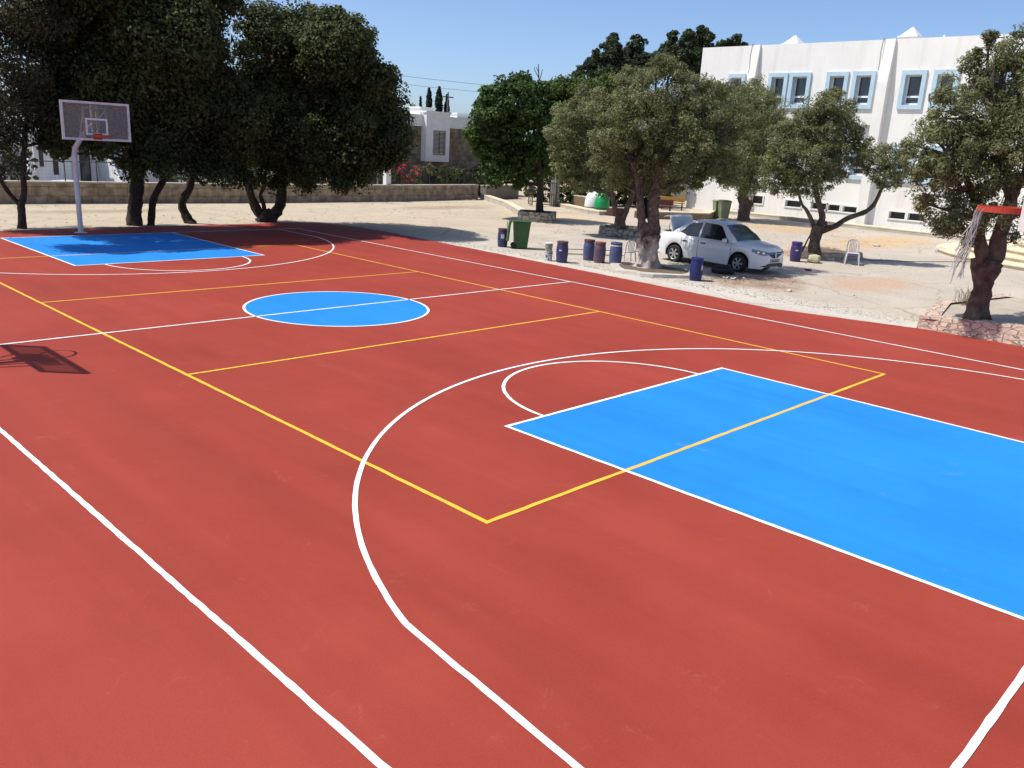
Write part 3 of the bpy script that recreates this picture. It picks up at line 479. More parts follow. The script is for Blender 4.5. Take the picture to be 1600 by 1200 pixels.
["oliveM",[33.28,10.06,-0.0],[[33.27,11.1,5.87,1.56],[32.58,9.65,5.2,1.74],[33.2,11.25,4.54,1.83],[31.47,11.15,5.59,1.19],[34.02,10.1,4.11,1.65],[32.45,10.45,3.37,1.65],[31.68,11.47,4.13,1.19],[31.66,10.87,2.76,1.1],[32.49,9.79,2.58,1.19],[33.81,10.11,6.25,0.73],[34.28,9.61,4.97,0.83],[32.36,10.13,6.78,0.55],[32.73,10.92,2.17,0.64],[31.15,11.69,5.89,0.64],[34.43,9.81,3.29,1.01]],[[[33.169,10.18,-0.079,0.349],[33.156,10.193,0.337,0.275],[33.165,10.184,0.788,0.294],[33.065,10.288,1.365,0.239],[33.068,10.285,1.877,0.202],[33.041,10.313,2.722,0.165]],[[33.214,10.134,0.792,0.22],[33.42,9.92,0.946,0.147],[33.438,9.902,1.016,0.073]],[[33.098,10.253,1.538,0.128],[33.269,10.076,2.063,0.092],[33.385,9.956,2.917,0.092]]]],
["oliveN",[19.58,-0.56,0.15],[[19.09,-0.57,5.34,0.44],[19.39,-0.23,4.95,0.68],[20.02,-0.45,4.89,0.57],[18.99,0.11,4.71,0.57],[19.62,-0.35,4.23,0.99],[19.08,0.41,4.08,0.78],[20.04,-0.74,4.16,0.68],[18.69,0.83,4.26,0.47],[18.79,-0.13,3.35,0.94],[20.0,-0.41,3.51,0.73],[18.48,0.59,3.41,0.73],[18.69,0.96,2.75,0.52],[18.97,0.36,2.58,0.63],[19.5,-0.14,2.62,0.63],[20.05,-0.39,2.75,0.42],[18.53,-0.03,2.28,0.26],[20.6,-1.08,4.05,0.42],[20.32,-1.62,3.78,0.42],[20.46,-1.01,3.44,0.26],[20.62,-2.03,3.6,0.52],[21.17,-2.25,3.35,0.47],[20.44,-1.97,3.11,0.47],[21.54,-2.15,2.77,0.31],[20.73,-2.04,2.65,0.21],[18.36,0.67,2.27,0.18],[20.23,-0.81,2.95,0.21],[20.28,-1.47,3.2,0.21]],[[[19.571,-0.547,0.09999999999999999,0.233],[19.52,-0.495,0.438,0.175],[19.512,-0.486,0.818,0.187],[19.521,-0.495,1.174,0.198]],[[19.559,-0.535,1.111,0.117],[19.601,-0.578,1.446,0.105],[19.52,-0.494,1.77,0.093],[19.404,-0.374,2.132,0.082],[19.306,-0.272,2.623,0.082],[19.394,-0.364,3.38,0.07],[19.38,-0.349,4.223,0.058]],[[19.433,-0.404,1.123,0.082],[19.303,-0.27,1.467,0.07],[19.188,-0.15,1.678,0.058],[19.042,0.0,1.885,0.047],[18.941,0.105,2.27,0.047]],[[19.622,-0.6,0.96,0.117],[19.752,-0.734,1.06,0.105],[19.985,-0.976,1.211,0.087],[20.148,-1.145,1.423,0.082],[20.409,-1.415,1.598,0.076],[20.612,-1.625,1.724,0.076],[20.773,-1.793,1.934,0.07],[20.85,-1.872,2.202,0.058],[20.903,-1.927,2.531,0.058],[20.935,-1.961,2.9,0.058],[20.985,-2.012,3.247,0.047]],[[19.676,-0.655,1.187,0.093],[19.708,-0.689,1.322,0.047]]]],
["oliveO",[9.73,-8.74,0.4],[[9.49,-7.91,5.36,0.29],[9.27,-8.25,5.44,0.38],[10.05,-8.4,5.58,0.43],[9.3,-7.88,4.93,0.49],[9.95,-8.22,4.86,0.64],[9.98,-8.67,4.86,0.72],[8.64,-7.89,4.41,0.46],[9.18,-8.12,4.15,0.61],[9.11,-7.43,4.25,0.26],[8.97,-7.31,4.0,0.23],[8.57,-7.92,3.76,0.55],[8.26,-7.59,3.55,0.35],[9.13,-8.49,3.5,0.75],[9.97,-8.8,3.66,0.81],[8.38,-7.81,3.08,0.49],[9.36,-8.04,2.99,0.61],[8.34,-7.57,3.17,0.23],[9.34,-7.83,2.52,0.43],[9.08,-8.46,2.52,0.38],[9.21,-7.55,2.57,0.29],[9.56,-8.82,2.92,0.43],[8.68,-8.35,2.17,0.2],[8.6,-8.08,2.18,0.14],[9.49,-8.01,5.76,0.12],[9.75,-9.26,4.38,1.01],[10.19,-9.59,3.34,0.87],[10.66,-8.96,2.54,0.32],[9.29,-8.41,1.94,0.12],[8.48,-7.23,3.73,0.12],[10.07,-9.02,5.21,0.72],[10.7,-9.79,3.97,0.87],[9.98,-8.39,3.95,0.87],[9.09,-8.77,2.36,0.32],[9.01,-8.17,2.24,0.32],[9.09,-8.15,3.48,0.58],[9.0,-7.71,3.46,0.52],[10.32,-9.01,2.1,0.2]],[[[9.712,-8.722,0.35000000000000003,0.255],[9.707,-8.717,0.586,0.188],[9.715,-8.725,0.853,0.168],[9.714,-8.724,1.118,0.174],[9.722,-8.732,1.381,0.221],[9.721,-8.731,1.576,0.241]],[[9.65,-8.657,1.506,0.121],[9.59,-8.595,1.734,0.114],[9.532,-8.535,2.013,0.094],[9.505,-8.507,2.329,0.074],[9.355,-8.352,2.758,0.06],[9.138,-8.127,3.237,0.054]],[[9.78,-8.792,1.542,0.148],[9.805,-8.818,1.803,0.148],[9.807,-8.82,2.098,0.127],[9.858,-8.873,2.357,0.114],[9.883,-8.898,2.674,0.107],[9.801,-8.814,3.041,0.101],[9.625,-8.631,3.519,0.087],[9.451,-8.451,4.11,0.067]],[[9.788,-8.801,1.673,0.114],[9.856,-8.871,1.704,0.074],[9.877,-8.892,1.744,0.034]],[[9.793,-8.806,1.452,0.107],[9.865,-8.88,1.393,0.08],[9.9,-8.916,1.343,0.034]],[[9.873,-8.889,2.736,0.06],[9.949,-8.967,3.115,0.047],[9.996,-9.016,3.67,0.04]]]],
["bare",[24.3,17.52,4.26],[],[[[24.387,17.429,-0.05,0.071],[24.279,17.541,4.259,0.054],[24.187,17.636,5.84,0.039],[24.13,17.695,6.618,0.032],[24.074,17.753,7.389,0.018]],[[24.137,17.688,6.463,0.025],[24.208,17.614,6.935,0.018],[24.244,17.577,7.155,0.012]],[[24.126,17.699,6.711,0.023],[23.973,17.857,7.072,0.016],[23.943,17.889,7.256,0.011]],[[24.18,17.643,5.997,0.023],[24.323,17.495,6.415,0.018],[24.36,17.456,6.605,0.011]],[[24.117,17.709,6.928,0.018],[24.012,17.817,7.23,0.012]]]],
["cypress0",[57.41,68.17,0.0],[[8.39,0.2]],[]],
["cypress1",[58.11,67.44,0.0],[[9.38,0.45]],[]],
["cypress2",[58.92,66.6,0.0],[[9.58,0.53]],[]],
["cypress3",[59.57,65.94,0.0],[[8.77,0.37]],[]]]
SPEC = {  # kind: name, label, category, group, leaf mat, bark, density, clump r, n per clump, leaf size, knob
 'tamarisk': ('feathery_tree', 'brownish feathery tree with forked trunk at the far left beside the hoop', 'tam', BARK, 22, .55, 130, (.12, .05), .12),
 'carobA': ('carob_tree', 'big dark tree with the thickest straight trunk right of the far hoop', 'carob', BARK, 17, .66, 300, (.125, .08), .15),
 'carobB': ('carob_tree', 'dark tree with a thin leaning trunk just right of the thickest trunk', 'carob', BARK, 17, .66, 300, (.125, .08), .2),
 'carobC': ('carob_tree', 'dark tree whose single trunk bends like an S behind the blue key', 'carob', BARK, 17, .66, 300, (.125, .08), .2),
 'carobD': ('carob_tree', 'dark round tree on several stems spreading from one stump, rightmost dark tree', 'carob', BARK, 20, .58, 270, (.12, .075), .22),
 'green': ('broadleaf_tree', 'bright green tree in the square stone planter by the gate', 'green', BARK, 24, .45, 100, (.17, .11), .1),
 'greenback': ('broadleaf_tree', 'yellowish green tree rising behind the olives', 'green2', BARK, 16, .6, 90, (.24, .15), .1),
 'pineA': ('evergreen_tree', 'tall dark evergreen with ragged left side against the sky', 'dark', BARK, 40, .42, 90, (.26, .15), .1),
 'pineB': ('evergreen_tree', 'dark evergreen with rounded top right of the ragged one', 'dark', BARK, 40, .42, 90, (.26, .15), .1),
 'treeC': ('evergreen_tree', 'widest dark evergreen beside the left end of the school roof', 'dark', BARK, 40, .42, 90, (.26, .15), .1),
 'treeD': ('evergreen_tree', 'dark evergreen peeping over the roof of the white school', 'dark', BARK, 40, .42, 80, (.26, .15), .1),
 'oliveK': ('olive_tree', 'large olive tree with whitewashed trunk left of the white car', 'olive', LIMED, 60, .32, 110, (.10, .030), .34),
 'oliveL': ('olive_tree', 'olive tree with V-forked trunk in a round stone ring behind the drums', 'olive', BARKO, 46, .36, 100, (.12, .040), .25),
 'oliveM': ('olive_tree', 'olive tree with knobbed trunk behind the car before the green bins', 'olive', BARKO, 34, .42, 110, (.13, .045), .25),
 'oliveN': ('olive_tree', 'olive tree with one long limb reaching right, beside the plastic chair', 'olive', BARKO, 56, .33, 110, (.10, .036), .25),
 'oliveO': ('olive_tree', 'gnarled olive tree in the pink stone planter at the right edge', 'olive', BARKO, 80, .26, 110, (.085, .026), .36),
 'bare': ('bare_tree', 'leafless tree top poking above the green tree', None, BARK, 0, 0, 0, (0, 0), .1),
}
GRP = {'carob': 'dark trees along the far edge of the court', 'olive': 'olive trees in the school yard', 'pine': 'dark evergreens behind the yard', 'tree': 'dark evergreens behind the yard'}
for ti, (key, base, blobs, limbs) in enumerate(TREES):
    if key.startswith('cypress'):
        i = int(key[-1]); lab = ['slimmest cypress leftmost of the row behind the stone house', 'second cypress of the row, slightly shorter than its right neighbour', 'tallest cypress of the row behind the stone house', 'short cypress at the right end of the row'][i]
        t = empty('cypress_tree', (base[0], base[1], 0), 0, lab, 'tree', 'cypress trees behind the stone house')
        zt, r = blobs[0]; cl = []; rc_ = random.Random(ti)
        for k in range(36):
            u = k / 35; z = 1.0 + (zt - 1.1) * u; q = r * (.85 + .15 * sin(u * 9 + ti)) * (1 if u < .8 else sqrt(max(.05, (1.0 - u) / .2)))
            cl.append((rc_.uniform(-.12, .12) * r, rc_.uniform(-.12, .12) * r, z, q))
        MB().tube([(0, 0, -.05), (0, 0, zt * .7)], [.18, .06], 8).build('trunk', BARK, t, smooth=True)
        leaves('crown', cl, 260, (.24, .13), LM['cyp'], t, ti, .35, .3); continue
    name, lab, lm, bark, dens, cr, per, ls, knob = SPEC[key]
    grp = next((v for k, v in GRP.items() if key.startswith(k)), None)
    b = Vector((base[0], base[1], 0)); t = empty(name, b, 0, lab, 'tree', grp)
    mb = MB(); rt = random.Random(ti); ends = []
    for li, lim in enumerate(limbs):
        P_ = [Vector(q[:3]) - b for q in lim]; rd = [q[3] for q in lim]; pts, rad = [], []
        for i in range(len(P_) - 1):     # smooth, lumpy interpolation
            p0, p1, p2, p3 = P_[max(i - 1, 0)], P_[i], P_[i + 1], P_[min(i + 2, len(P_) - 1)]
            ns = max(2, int((p2 - p1).length / max(.09, rd[i] * .45)))
            for j in range(ns):
                u = j / ns; q = .5 * ((2 * p1) + (p2 - p0) * u + (2 * p0 - 5 * p1 + 4 * p2 - p3) * u * u + (3 * p1 - p0 - 3 * p2 + p3) * u ** 3)
                pts.append(q); rad.append((rd[i] + (rd[i + 1] - rd[i]) * u) * rt.uniform(.93, 1.07))
        pts.append(P_[-1]); rad.append(rd[-1]); mb.tube(pts, rad, 22 if rd[0] > .1 else 8, True, knob, ti * 7 + li)
        ends += [(p, r) for p, r in zip(P_[1:], rd[1:])]
    bl = [(x - b.x, y - b.y, z, r) for x, y, z, r in blobs]
    for x, y, z, r in bl:                # limbs running from the nearest stem point into each leaf mass
        c = Vector((x, y, z)); cand = [e for e in ends if e[0].z < z + .3 * r] or ends
        p, pr = min(cand, key=lambda e: (e[0] - c).length)
        dist = (c - p).length; r0 = min(pr * .7, .03 + .02 * dist)
        mid = (p + c) / 2 + Vector((rt.uniform(-.12, .12), rt.uniform(-.12, .12), rt.uniform(-.05, .2))) * dist
        mb.tube([p, (p * 3 + mid) / 4 + Vector((0, 0, .02)), mid, (mid + c) / 2, c], [r0, r0 * .9, r0 * .7, r0 * .5, r0 * .3], 6, True, .1, rt.randint(0, 999))
        for _ in range(3):
            v = Vector((rt.gauss(0, 1), rt.gauss(0, 1), rt.gauss(.3, 1))).normalized() * r * .85
            mb.tube([mid * .3 + c * .7, c * .8 + mid * .2 + v * .5, c + v], [r0 * .4, r0 * .28, .006], 5, False, 0)
    mb.build('trunk', bark, t, smooth=True, fix=False)
    if lm: leaves('crown', clumps(bl, dens, cr, ti + 50, (.35 if lm == 'carob' else .45), 1.0, .35 if lm == 'dark' else .75 if lm in ('carob', 'green', 'tam') else .1, jag=.22 if lm == 'dark' else .07), per, ls, LM[lm], t, ti + 9, .30, .5 if lm in ('carob', 'green') else .3, .25 if lm == 'olive' else 0)
# ------------------------------------------------------------------ boundary wall, fence, gate
t = empty('stone_wall', (0, 0, 0), 0, 'long low limestone block wall behind the dark trees', 'wall')
wp = [(-30, 24.6), (0, 24.35), (12, 23.75), (20, 24.0), (27.0, 25.0)]
b = MB(); cpm = MB()
for (x0, y0), (x1, y1) in zip(wp, wp[1:]):
    b.add([(x0, y0, 0), (x1, y1, 0), (x1, y1 + .4, 0), (x0, y0 + .4, 0), (x0, y0, .82), (x1, y1, .82), (x1, y1 + .4, .82), (x0, y0 + .4, .82)], [(0, 1, 5, 4), (3, 7, 6, 2), (4, 5, 6, 7)])
    cpm.add([(x0, y0 - .03, .82), (x1, y1 - .03, .82), (x1, y1 + .43, .82), (x0, y0 + .43, .82), (x0, y0 - .03, .88), (x1, y1 - .03, .88), (x1, y1 + .43, .88), (x0, y0 + .43, .88)], [(0, 1, 5, 4), (3, 7, 6, 2), (4, 5, 6, 7), (0, 3, 2, 1)])
b.build('wall', WALLS, t); cpm.build('coping', CONC, t)
t = empty('rendered_wall', (0, 0, 0), 0, 'short smooth grey wall between the limestone wall and the gate', 'wall')
MB().add([(27.3, 24.6, 0), (31.0, 25.4, 0), (30.9, 25.8, 0), (27.2, 25.0, 0), (27.3, 24.6, .8), (31.0, 25.4, .8), (30.9, 25.8, .8), (27.2, 25.0, .8)], [(0, 1, 5, 4), (1, 2, 6, 5), (2, 3, 7, 6), (3, 0, 4, 7), (4, 5, 6, 7)]).build('wall', mat('grey_render', (.27, .24, .20), (.22, .20, .17), 2, .9), t)
MB().add([(27.27, 24.55, .8), (31.05, 25.37, .8), (30.95, 25.83, .8), (27.17, 25.03, .8), (27.27, 24.55, .86), (31.05, 25.37, .86), (30.95, 25.83, .86), (27.17, 25.03, .86)], [(0, 1, 5, 4), (1, 2, 6, 5), (2, 3, 7, 6), (3, 0, 4, 7), (4, 5, 6, 7)]).build('coping', CONC, t)
t = empty('wire_fence', (0, 0, 0), 0, 'thin dark metal fence with posts standing on the limestone wall', 'fence')
def wy(x):
    for (x0, y0), (x1, y1) in zip(wp, wp[1:]):
        if x0 <= x <= x1: return y0 + (y1 - y0) * (x - x0) / (x1 - x0) + .2
    return 25.1
wi = MB()
rail = [(x, wy(x), 1.66 + .006 * max(0, x)) for x in np.arange(-20, 27.1, 1.0)]
MB().tube(rail, .018, 6).build('top_rail', DARKM, t)
xs = [-6.2, -3.8, -1.4, 1.35, 3.09, 4.33, 5.68, 7.9, 9.6, 12.0, 14.2, 16.3, 18.2, 20.46, 21.45, 22.77, 24.2, 25.4, 26.6]
for x in xs: MB().tube([(x, wy(x), .88), (x, wy(x), 1.66 + .006 * max(0, x))], .022, 6).build('post', DARKM, t)
x = -20
while x < 27: wi.tube([(x, wy(x), .88), (x, wy(x), 1.66)], 0.0016, 3, False); x += .16
for z in np.arange(1.0, 1.66, .16): wi.tube([(x, wy(x), z) for x in np.arange(-20, 27.1, 1.0)], 0.0016, 3, False)
wi.build('wire_mesh', DARKM, t)
b = MB().box(19.3, 19.62, 24.1, 24.4, .88, 2.2); o = b.build('gate_pillar', WHITE2, bevel=.01); tag(o, 'slim white post on the limestone wall beside the pink flowers', 'post')
t = empty('metal_gate', (0, 0, 0), 0, 'open black metal bar gate behind the green tree trunk', 'gate')
b = MB()
def leaf_gate(b, x0, y0, x1, y1, n=7, h=1.35):
    for i in range(n + 1):
        u = i / n; b.tube([(x0 + (x1 - x0) * u, y0 + (y1 - y0) * u, .08), (x0 + (x1 - x0) * u, y0 + (y1 - y0) * u, h)], .018 if i not in (0, n) else .035, 5)
    for z in (.1, .7, h): b.tube([(x0, y0, z), (x1, y1, z)], .028, 5)
leaf_gate(b, 26.4, 19.8, 26.95, 20.6, 2); b.build('gate_leaf', DARKM, t)
b = MB(); leaf_gate(b, 27.45, 20.1, 27.95, 19.4, 7); b.build('gate_leaf', DARKM, t)
o = MB().box(28.0, 28.35, 19.5, 19.9, 0, 1.5).build('gate_pillar', mat('grey_pillar', (.22, .2, .17), (.16, .14, .12), 4, .9)); tag(o, 'dark square pillar right of the bar gate', 'post')
# kerbs and planters
def kerb(pts, w, h, name, m, label, cat='kerb', cap=None):
    t = empty(name, (0, 0, 0), 0, label, cat); P_ = [Vector((*p, 0)) for p in pts]; n = len(P_); Lf, Rt = [], []
    for i, p in enumerate(P_):
        d = (P_[min(i + 1, n - 1)] - P_[max(i - 1, 0)]).normalized(); nn = Vector((-d.y, d.x, 0)) * w / 2; Lf.append(p + nn); Rt.append(p - nn)
    z = Vector((0, 0, h))
    def body(Lf, Rt, z0, z1):
        vs = []
        for a, c in zip(Lf, Rt): vs += [a + z0, c + z0, c + z1, a + z1]
        fs = [(0, 3, 2, 1), (4 * n - 4, 4 * n - 3, 4 * n - 2, 4 * n - 1)]
        for i in range(n - 1):
            for k in range(4): fs.append((4 * i + k, 4 * i + (k + 1) % 4, 4 * i + 4 + (k + 1) % 4, 4 * i + 4 + k))
        return MB().add(vs, fs)
    body(Lf, Rt, Vector((0, 0, -.02)), z).build('wall', m, t)
    if cap:
        L2 = [a + (a - c).normalized() * .015 for a, c in zip(Lf, Rt)]; R2 = [c + (c - a).normalized() * .015 for a, c in zip(Lf, Rt)]
        body(L2, R2, z, z + Vector((0, 0, .05))).build('coping', cap, t)
    return t
kerb([(27.2, 24.4), (24.4, 19.8), (21.2, 15.6), (20.0, 13.9)], .35, .25, 'kerb_wall', CONC, 'pale ramp kerb running from the wall corner to the tree planter', 'kerb', CREAM)
kerb([(28.6, 19.5), (27.4, 17.2), (26.6, 15.4), (26.4, 14.6)], .5, .16, 'kerb_wall', CONC, 'low concrete kerb before the green recycling container', 'kerb', CREAM)
kerb([(31.2, 20.8), (30.4, 19.0), (29.9, 18.2)], .4, .55, 'kerb_wall', mat('brown_wall', (.17, .12, .07), (.12, .09, .05), 3, .9), 'brown garden wall between the gate and the recycling container', 'wall', CONC)
kerb([(27.3, 13.2), (28.0, 12.4), (30.6, 11.0), (33.6, 12.4)], .5, .34, 'kerb_wall', mat('ochre_wall', (.26, .19, .11), (.18, .13, .08), 3, .9), 'ochre planter wall behind the whitewashed olive', 'wall', CREAM)
kerb([(37.35, 14.5), (37.35, 9.0), (36.6, 4.6), (36.3, .5), (36.2, -1.5)], .8, .16, 'kerb_wall', CONC, 'concrete plinth along the foot of the white school', 'kerb', CREAM)
def ring(loc, rx, ry, h, m, label, wob=.05, nseg=22, wall=.25, name='stone_ring'):
    t = empty(name, loc, 0, label, 'planter'); rr = random.Random(hash(label) % 97 if False else len(label)); b = MB(); prof = []
    for k in range(nseg):
        a = 2 * pi * k / nseg; q = 1 + rr.uniform(-wob, wob); prof.append((a, q, h * (1 + rr.uniform(-.12, .12))))
    vs = []
    for a, q, hh in prof:
        for rad, z in ((1, -.05), (.98, hh * .9), (.95, hh), (.78, hh), (.76, hh * .5)): vs.append((rx * q * rad * cos(a), ry * q * rad * sin(a), z))
    fs = [(5 * k + j, 5 * ((k + 1) % nseg) + j, 5 * ((k + 1) % nseg) + j + 1, 5 * k + j + 1) for k in range(nseg) for j in range(4)]
    b.add(vs, fs).build('stone_edge', m, t)
    MB().lathe([(.01, h * .72), (rx * .8, h * .70)], n=20, sy=ry / rx, cap=False).build('soil_bed', SOIL, t)
    return t
ring((18.6, 7.1, 0), 1.15, 1.1, .36, RUBG, 'round grey stone ring around the V-forked olive')
ring((21.0, -.1, 0), 1.75, 1.35, .20, RUB, 'round stone ring around the olive with the long limb')
ring((10.9, .2, 0), 1.25, 1.35, .10, mat('cement_ring', (.52, .48, .42), (.40, .36, .31), 5, .9, .8, 12), 'low pale cement ring around the whitewashed olive', .09)
t = empty('square_planter', (19.6, 13.6, 0), radians(-50), 'square grey stone planter holding the bright green tree', 'planter')
q = MB()
# planter sits under the green tree
t.location = (19.75, 13.15, 0)
q.box(-.85, .85, -.85, -.65, -.05, .42); q.box(-.85, .85, .65, .85, -.05, .42); q.box(-.85, -.65, -.65, .65, -.05, .42); q.box(.65, .85, -.65, .65, -.05, .42)
q.build('stone_edge', RUBG, t); MB().box(-.64, .64, -.64, .64, 0, .34).build('soil_bed', SOIL, t)
# big planter at the right edge of the court
t = empty('stone_planter', (0, 0, 0), 0, 'long pinkish rubble planter wall at the right edge of the court', 'planter')
b = MB(); rr = random.Random(8); n = 26; top = []
A = [(9.30 + .02 * sin(k * 1.7) + rr.uniform(-.02, .02), -7.75 - k * .29) for k in range(n)]
back = [(10.9, -7.6), (14.0, -7.9), (14.5, -15.2)]
for i in range(n - 1):
    (x0, y0), (x1, y1) = A[i], A[i + 1]; hz = lambda k: .27 + .13 * min(1, k / 6) + .012 * sin(k * 2.1); z0, z1 = hz(i), hz(i + 1)
    b.add([(x0, y0, -.02), (x1, y1, -.02), (x1 + .05, y1, z1), (x0 + .05, y0, z0), (x0 + .4, y0, z0), (x1 + .4, y1, z1), (x0 + .4, y0, 0), (x1 + .4, y1, 0)], [(0, 1, 2, 3), (3, 2, 5, 4), (4, 5, 7, 6)])
x0, y0 = A[0]
b.add([(x0, y0, -.02), (x0 + .05, y0, .27), (11.2, -7.45, .36), (11.2, -7.4, -.02), (x0 + .4, y0 - .3, .28), (11.2, -7.75, .38), (14.2, -8.0, .38), (14.2, -8.0, -.02), (14.2, -8.3, .38)], [(0, 1, 2, 3), (1, 4, 5, 2), (3, 2, 6, 7), (2, 5, 8, 6)])
b.build('wall', RUB, t)
MB().add([(9.33, -7.85, .235), (11.2, -7.6, .335), (14.1, -8.15, .34), (14.5, -15.5, .34), (9.5, -15.1, .35), (9.5, -9.6, .345), (11.4, -9.0, .345)], [(0, 5, 6), (0, 6, 1), (5, 4, 3, 6), (6, 3, 2, 1)]).build('soil_bed', mat('pale_planter_soil', (.44, .38, .30), (.34, .29, .23), 2, .95, .6, 20), t)
# dry grass tuft in that planter
b = MB(); rr = random.Random(2)
for k in range(60):
    a = rr.uniform(0, 2 * pi); l = rr.uniform(.2, .5); x, y = 11.55 + rr.gauss(0, .12), -7.95 + rr.gauss(0, .1)
    b.tube([(x, y, .33), (x + .1 * cos(a) * l, y + .1 * sin(a) * l, .33 + l * .6), (x + .5 * cos(a) * l, y + .5 * sin(a) * l, .33 + l)], [.004, .003, .0015], 3, False)
tag(b.build('grass_tuft', mat('dry_grass', (.16, .14, .07), (.10, .10, .04), 9, .9)), 'dry grass tuft at the foot of the right olive', 'grass')
# ------------------------------------------------------------------ school
t = empty('school_building', (38.3, 0, 0), 0, 'long white two storey school with pale blue window surrounds', 'building')
def sbox(name, m, *a, par=t, bev=0):
    return MB().box(*a).build(name, m, par, bevel=bev)
# local x=0 is the upper facade; lower wall between buttresses set back
UZ = 5.42; lowx = .36
WINU = [(14.07, 15.2), (11.31, 12.53), (9.9, 11.2), (7.72, 8.98), (6.23, 7.48), (3.58, 4.85), (2.0, 3.25), (-.4, .85), (-2, -.7)]
cut = [(a + .22, b - .22, 6.47, 7.95) for a, b in WINU]
WINL = [(14.07, 15.2), (11.31, 12.53), (9.9, 11.2), (7.4, 8.6), (6.0, 7.2), (3.5, 4.7), (2.0, 3.2)]
BAS = [(12.1, 12.9, .7, 1.15), (9.6, 10.6, .7, 1.05), (8.02, 8.98, .7, 1.05), (7.25, 8.1 - .12, .7, 1.02), (6.25, 7.08, .69, 1.0), (3.45, 4.3, .6, .96), (2.45, 3.3, .6, .96)]
def wallgrid(b, x, y0, y1, z0, z1, holes, depth=.3):
    ys = sorted({y0, y1} | {h[i] for h in holes for i in (0, 1) if y0 < h[i] < y1}); zs = sorted({z0, z1} | {h[i] for h in holes for i in (2, 3) if z0 < h[i] < z1})
    for a, c in zip(ys, ys[1:]):
        for e, f in zip(zs, zs[1:]):
            my, mz = (a + c) / 2, (e + f) / 2
            if any(h[0] < my < h[1] and h[2] < mz < h[3] for h in holes): continue
            b.add([(x, a, e), (x, c, e), (x, c, f), (x, a, f)], [(0, 3, 2, 1)])
    for h in holes:
        if not (y0 <= h[0] and h[1] <= y1 and z0 <= h[2] and h[3] <= z1): continue
        a, c, e, f = h; X = x + depth
        b.add([(x, a, e), (x, c, e), (x, c, f), (x, a, f), (X, a, e), (X, c, e), (X, c, f), (X, a, f)], [(0, 1, 5, 4), (1, 2, 6, 5), (2, 3, 7, 6), (3, 0, 4, 7)])
b = MB()
lc = [(a + .22, c - .22, 2.73, 4.22) for a, c in WINL]
ba = [(y0, y1, z0, z1) for y0, y1, z0, z1 in BAS]
for y0, y1, rec in ((13.6, 17.28, 0), (5.8, 13.6, lowx), (-9, 5.8, 0)):
    hu = [h for h in cut if y0 < h[0] < y1]; hl = [h for h in lc + ba if y0 < h[0] < y1]
    zs = UZ if rec else 4.8
    if rec:
        wallgrid(b, 0, y0, y1, UZ, 9.75, hu, .34); wallgrid(b, rec, y0, y1, -.1, UZ, hl, .34)
        b.add([(0, y0, UZ), (0, y1, UZ), (rec, y1, UZ), (rec, y0, UZ)], [(0, 1, 2, 3)]); 
    else:
        wallgrid(b, 0, y0, y1, zs, 9.75, hu, .34); wallgrid(b, 0, y0, y1, -.1, zs, hl, .34)
b.add([(0, 17.28, -.1), (12, 17.28, -.1), (12, 17.28, 9.75), (0, 17.28, 9.75)], [(0, 1, 2, 3)])
for yy in (13.6, 5.8): b.add([(0, yy, -.1), (lowx, yy, -.1), (lowx, yy, UZ), (0, yy, UZ)], [(0, 1, 2, 3)])
b.add([(.3, -9, 9.45), (12, -9, 9.45), (12, 17, 9.45), (.3, 17, 9.45)], [(0, 1, 2, 3)])
b.add([(0, -9, 9.75), (0, 17.28, 9.75), (.3, 17.0, 9.75), (.3, -9, 9.75)], [(0, 1, 2, 3)]); b.add([(.3, -9, 9.45), (.3, 17, 9.45), (.3, 17, 9.75), (.3, -9, 9.75)], [(0, 1, 2, 3)])
b.add([(0, 17.28, 9.75), (12, 17.28, 9.75), (12, 17.0, 9.75), (.3, 17.0, 9.75)], [(0, 1, 2, 3)])
b.build('wall', WHITE, t, fix=False)
def window(y0, y1, z0, z1, x, zb=None):
    f = MB(); e = .22; p = .10
    f.box(x - p, x + .003, y0, y1, z1 - e, z1); f.box(x - p, x + .003, y0, y1, z0, z0 + e); f.box(x - p, x + .003, y0, y0 + e, z0 + e, z1 - e); f.box(x - p, x + .003, y1 - e, y1, z0 + e, z1 - e)
    for a, c in ((y0 + e, y0 + e + .012), (y1 - e - .012, y1 - e)): f.box(x + .003, x + .30, a, c, z0 + e, z1 - e)
    f.box(x + .003, x + .30, y0 + e + .012, y1 - e - .012, z0 + e, z0 + e + .012)
    w_ = f.build('window', LBLUE, t)
    g = MB(); a, c = y0 + e + .014, y1 - e - .014; lo, hi = z0 + e + .014, z1 - e
    for q in ((a, c, lo, lo + .09), (a, c, hi - .06, hi), (a, a + .07, lo + .09, hi - .06), (c - .07, c, lo + .09, hi - .06), (a + .07, c - .07, lo + .36, lo + .46)): g.box(x + .22, x + .29, *q)
    g.build('frame', WHITE2, w_); MB().box(x + .30, x + .33, a, c, lo, hi).build('pane', GLASSD, w_)
for y0, y1 in WINU: window(y0, y1, 6.24, 8.18, 0)
for y0, y1 in WINL: window(y0, y1, 2.5, 4.45, lowx if 5.8 < y0 < 13.6 else 0)
for y0, y1, z0, z1 in BAS:
    x = lowx if 5.8 < y0 < 13.6 else 0
    f = MB(); e = .07
    f.box(x - .05, x + .004, y0 - e, y1 + e, z1, z1 + e); f.box(x - .05, x + .004, y0 - e, y1 + e, z0 - e, z0); f.box(x - .05, x + .004, y0 - e, y0, z0, z1); f.box(x - .05, x + .004, y1, y1 + e, z0, z1)
    w_ = f.build('basement_window', WHITE2, t); MB().box(x + .26, x + .29, y0 - .01, y1 + .01, z0 - .01, z1 + .01).build('pane', DARKM, w_)
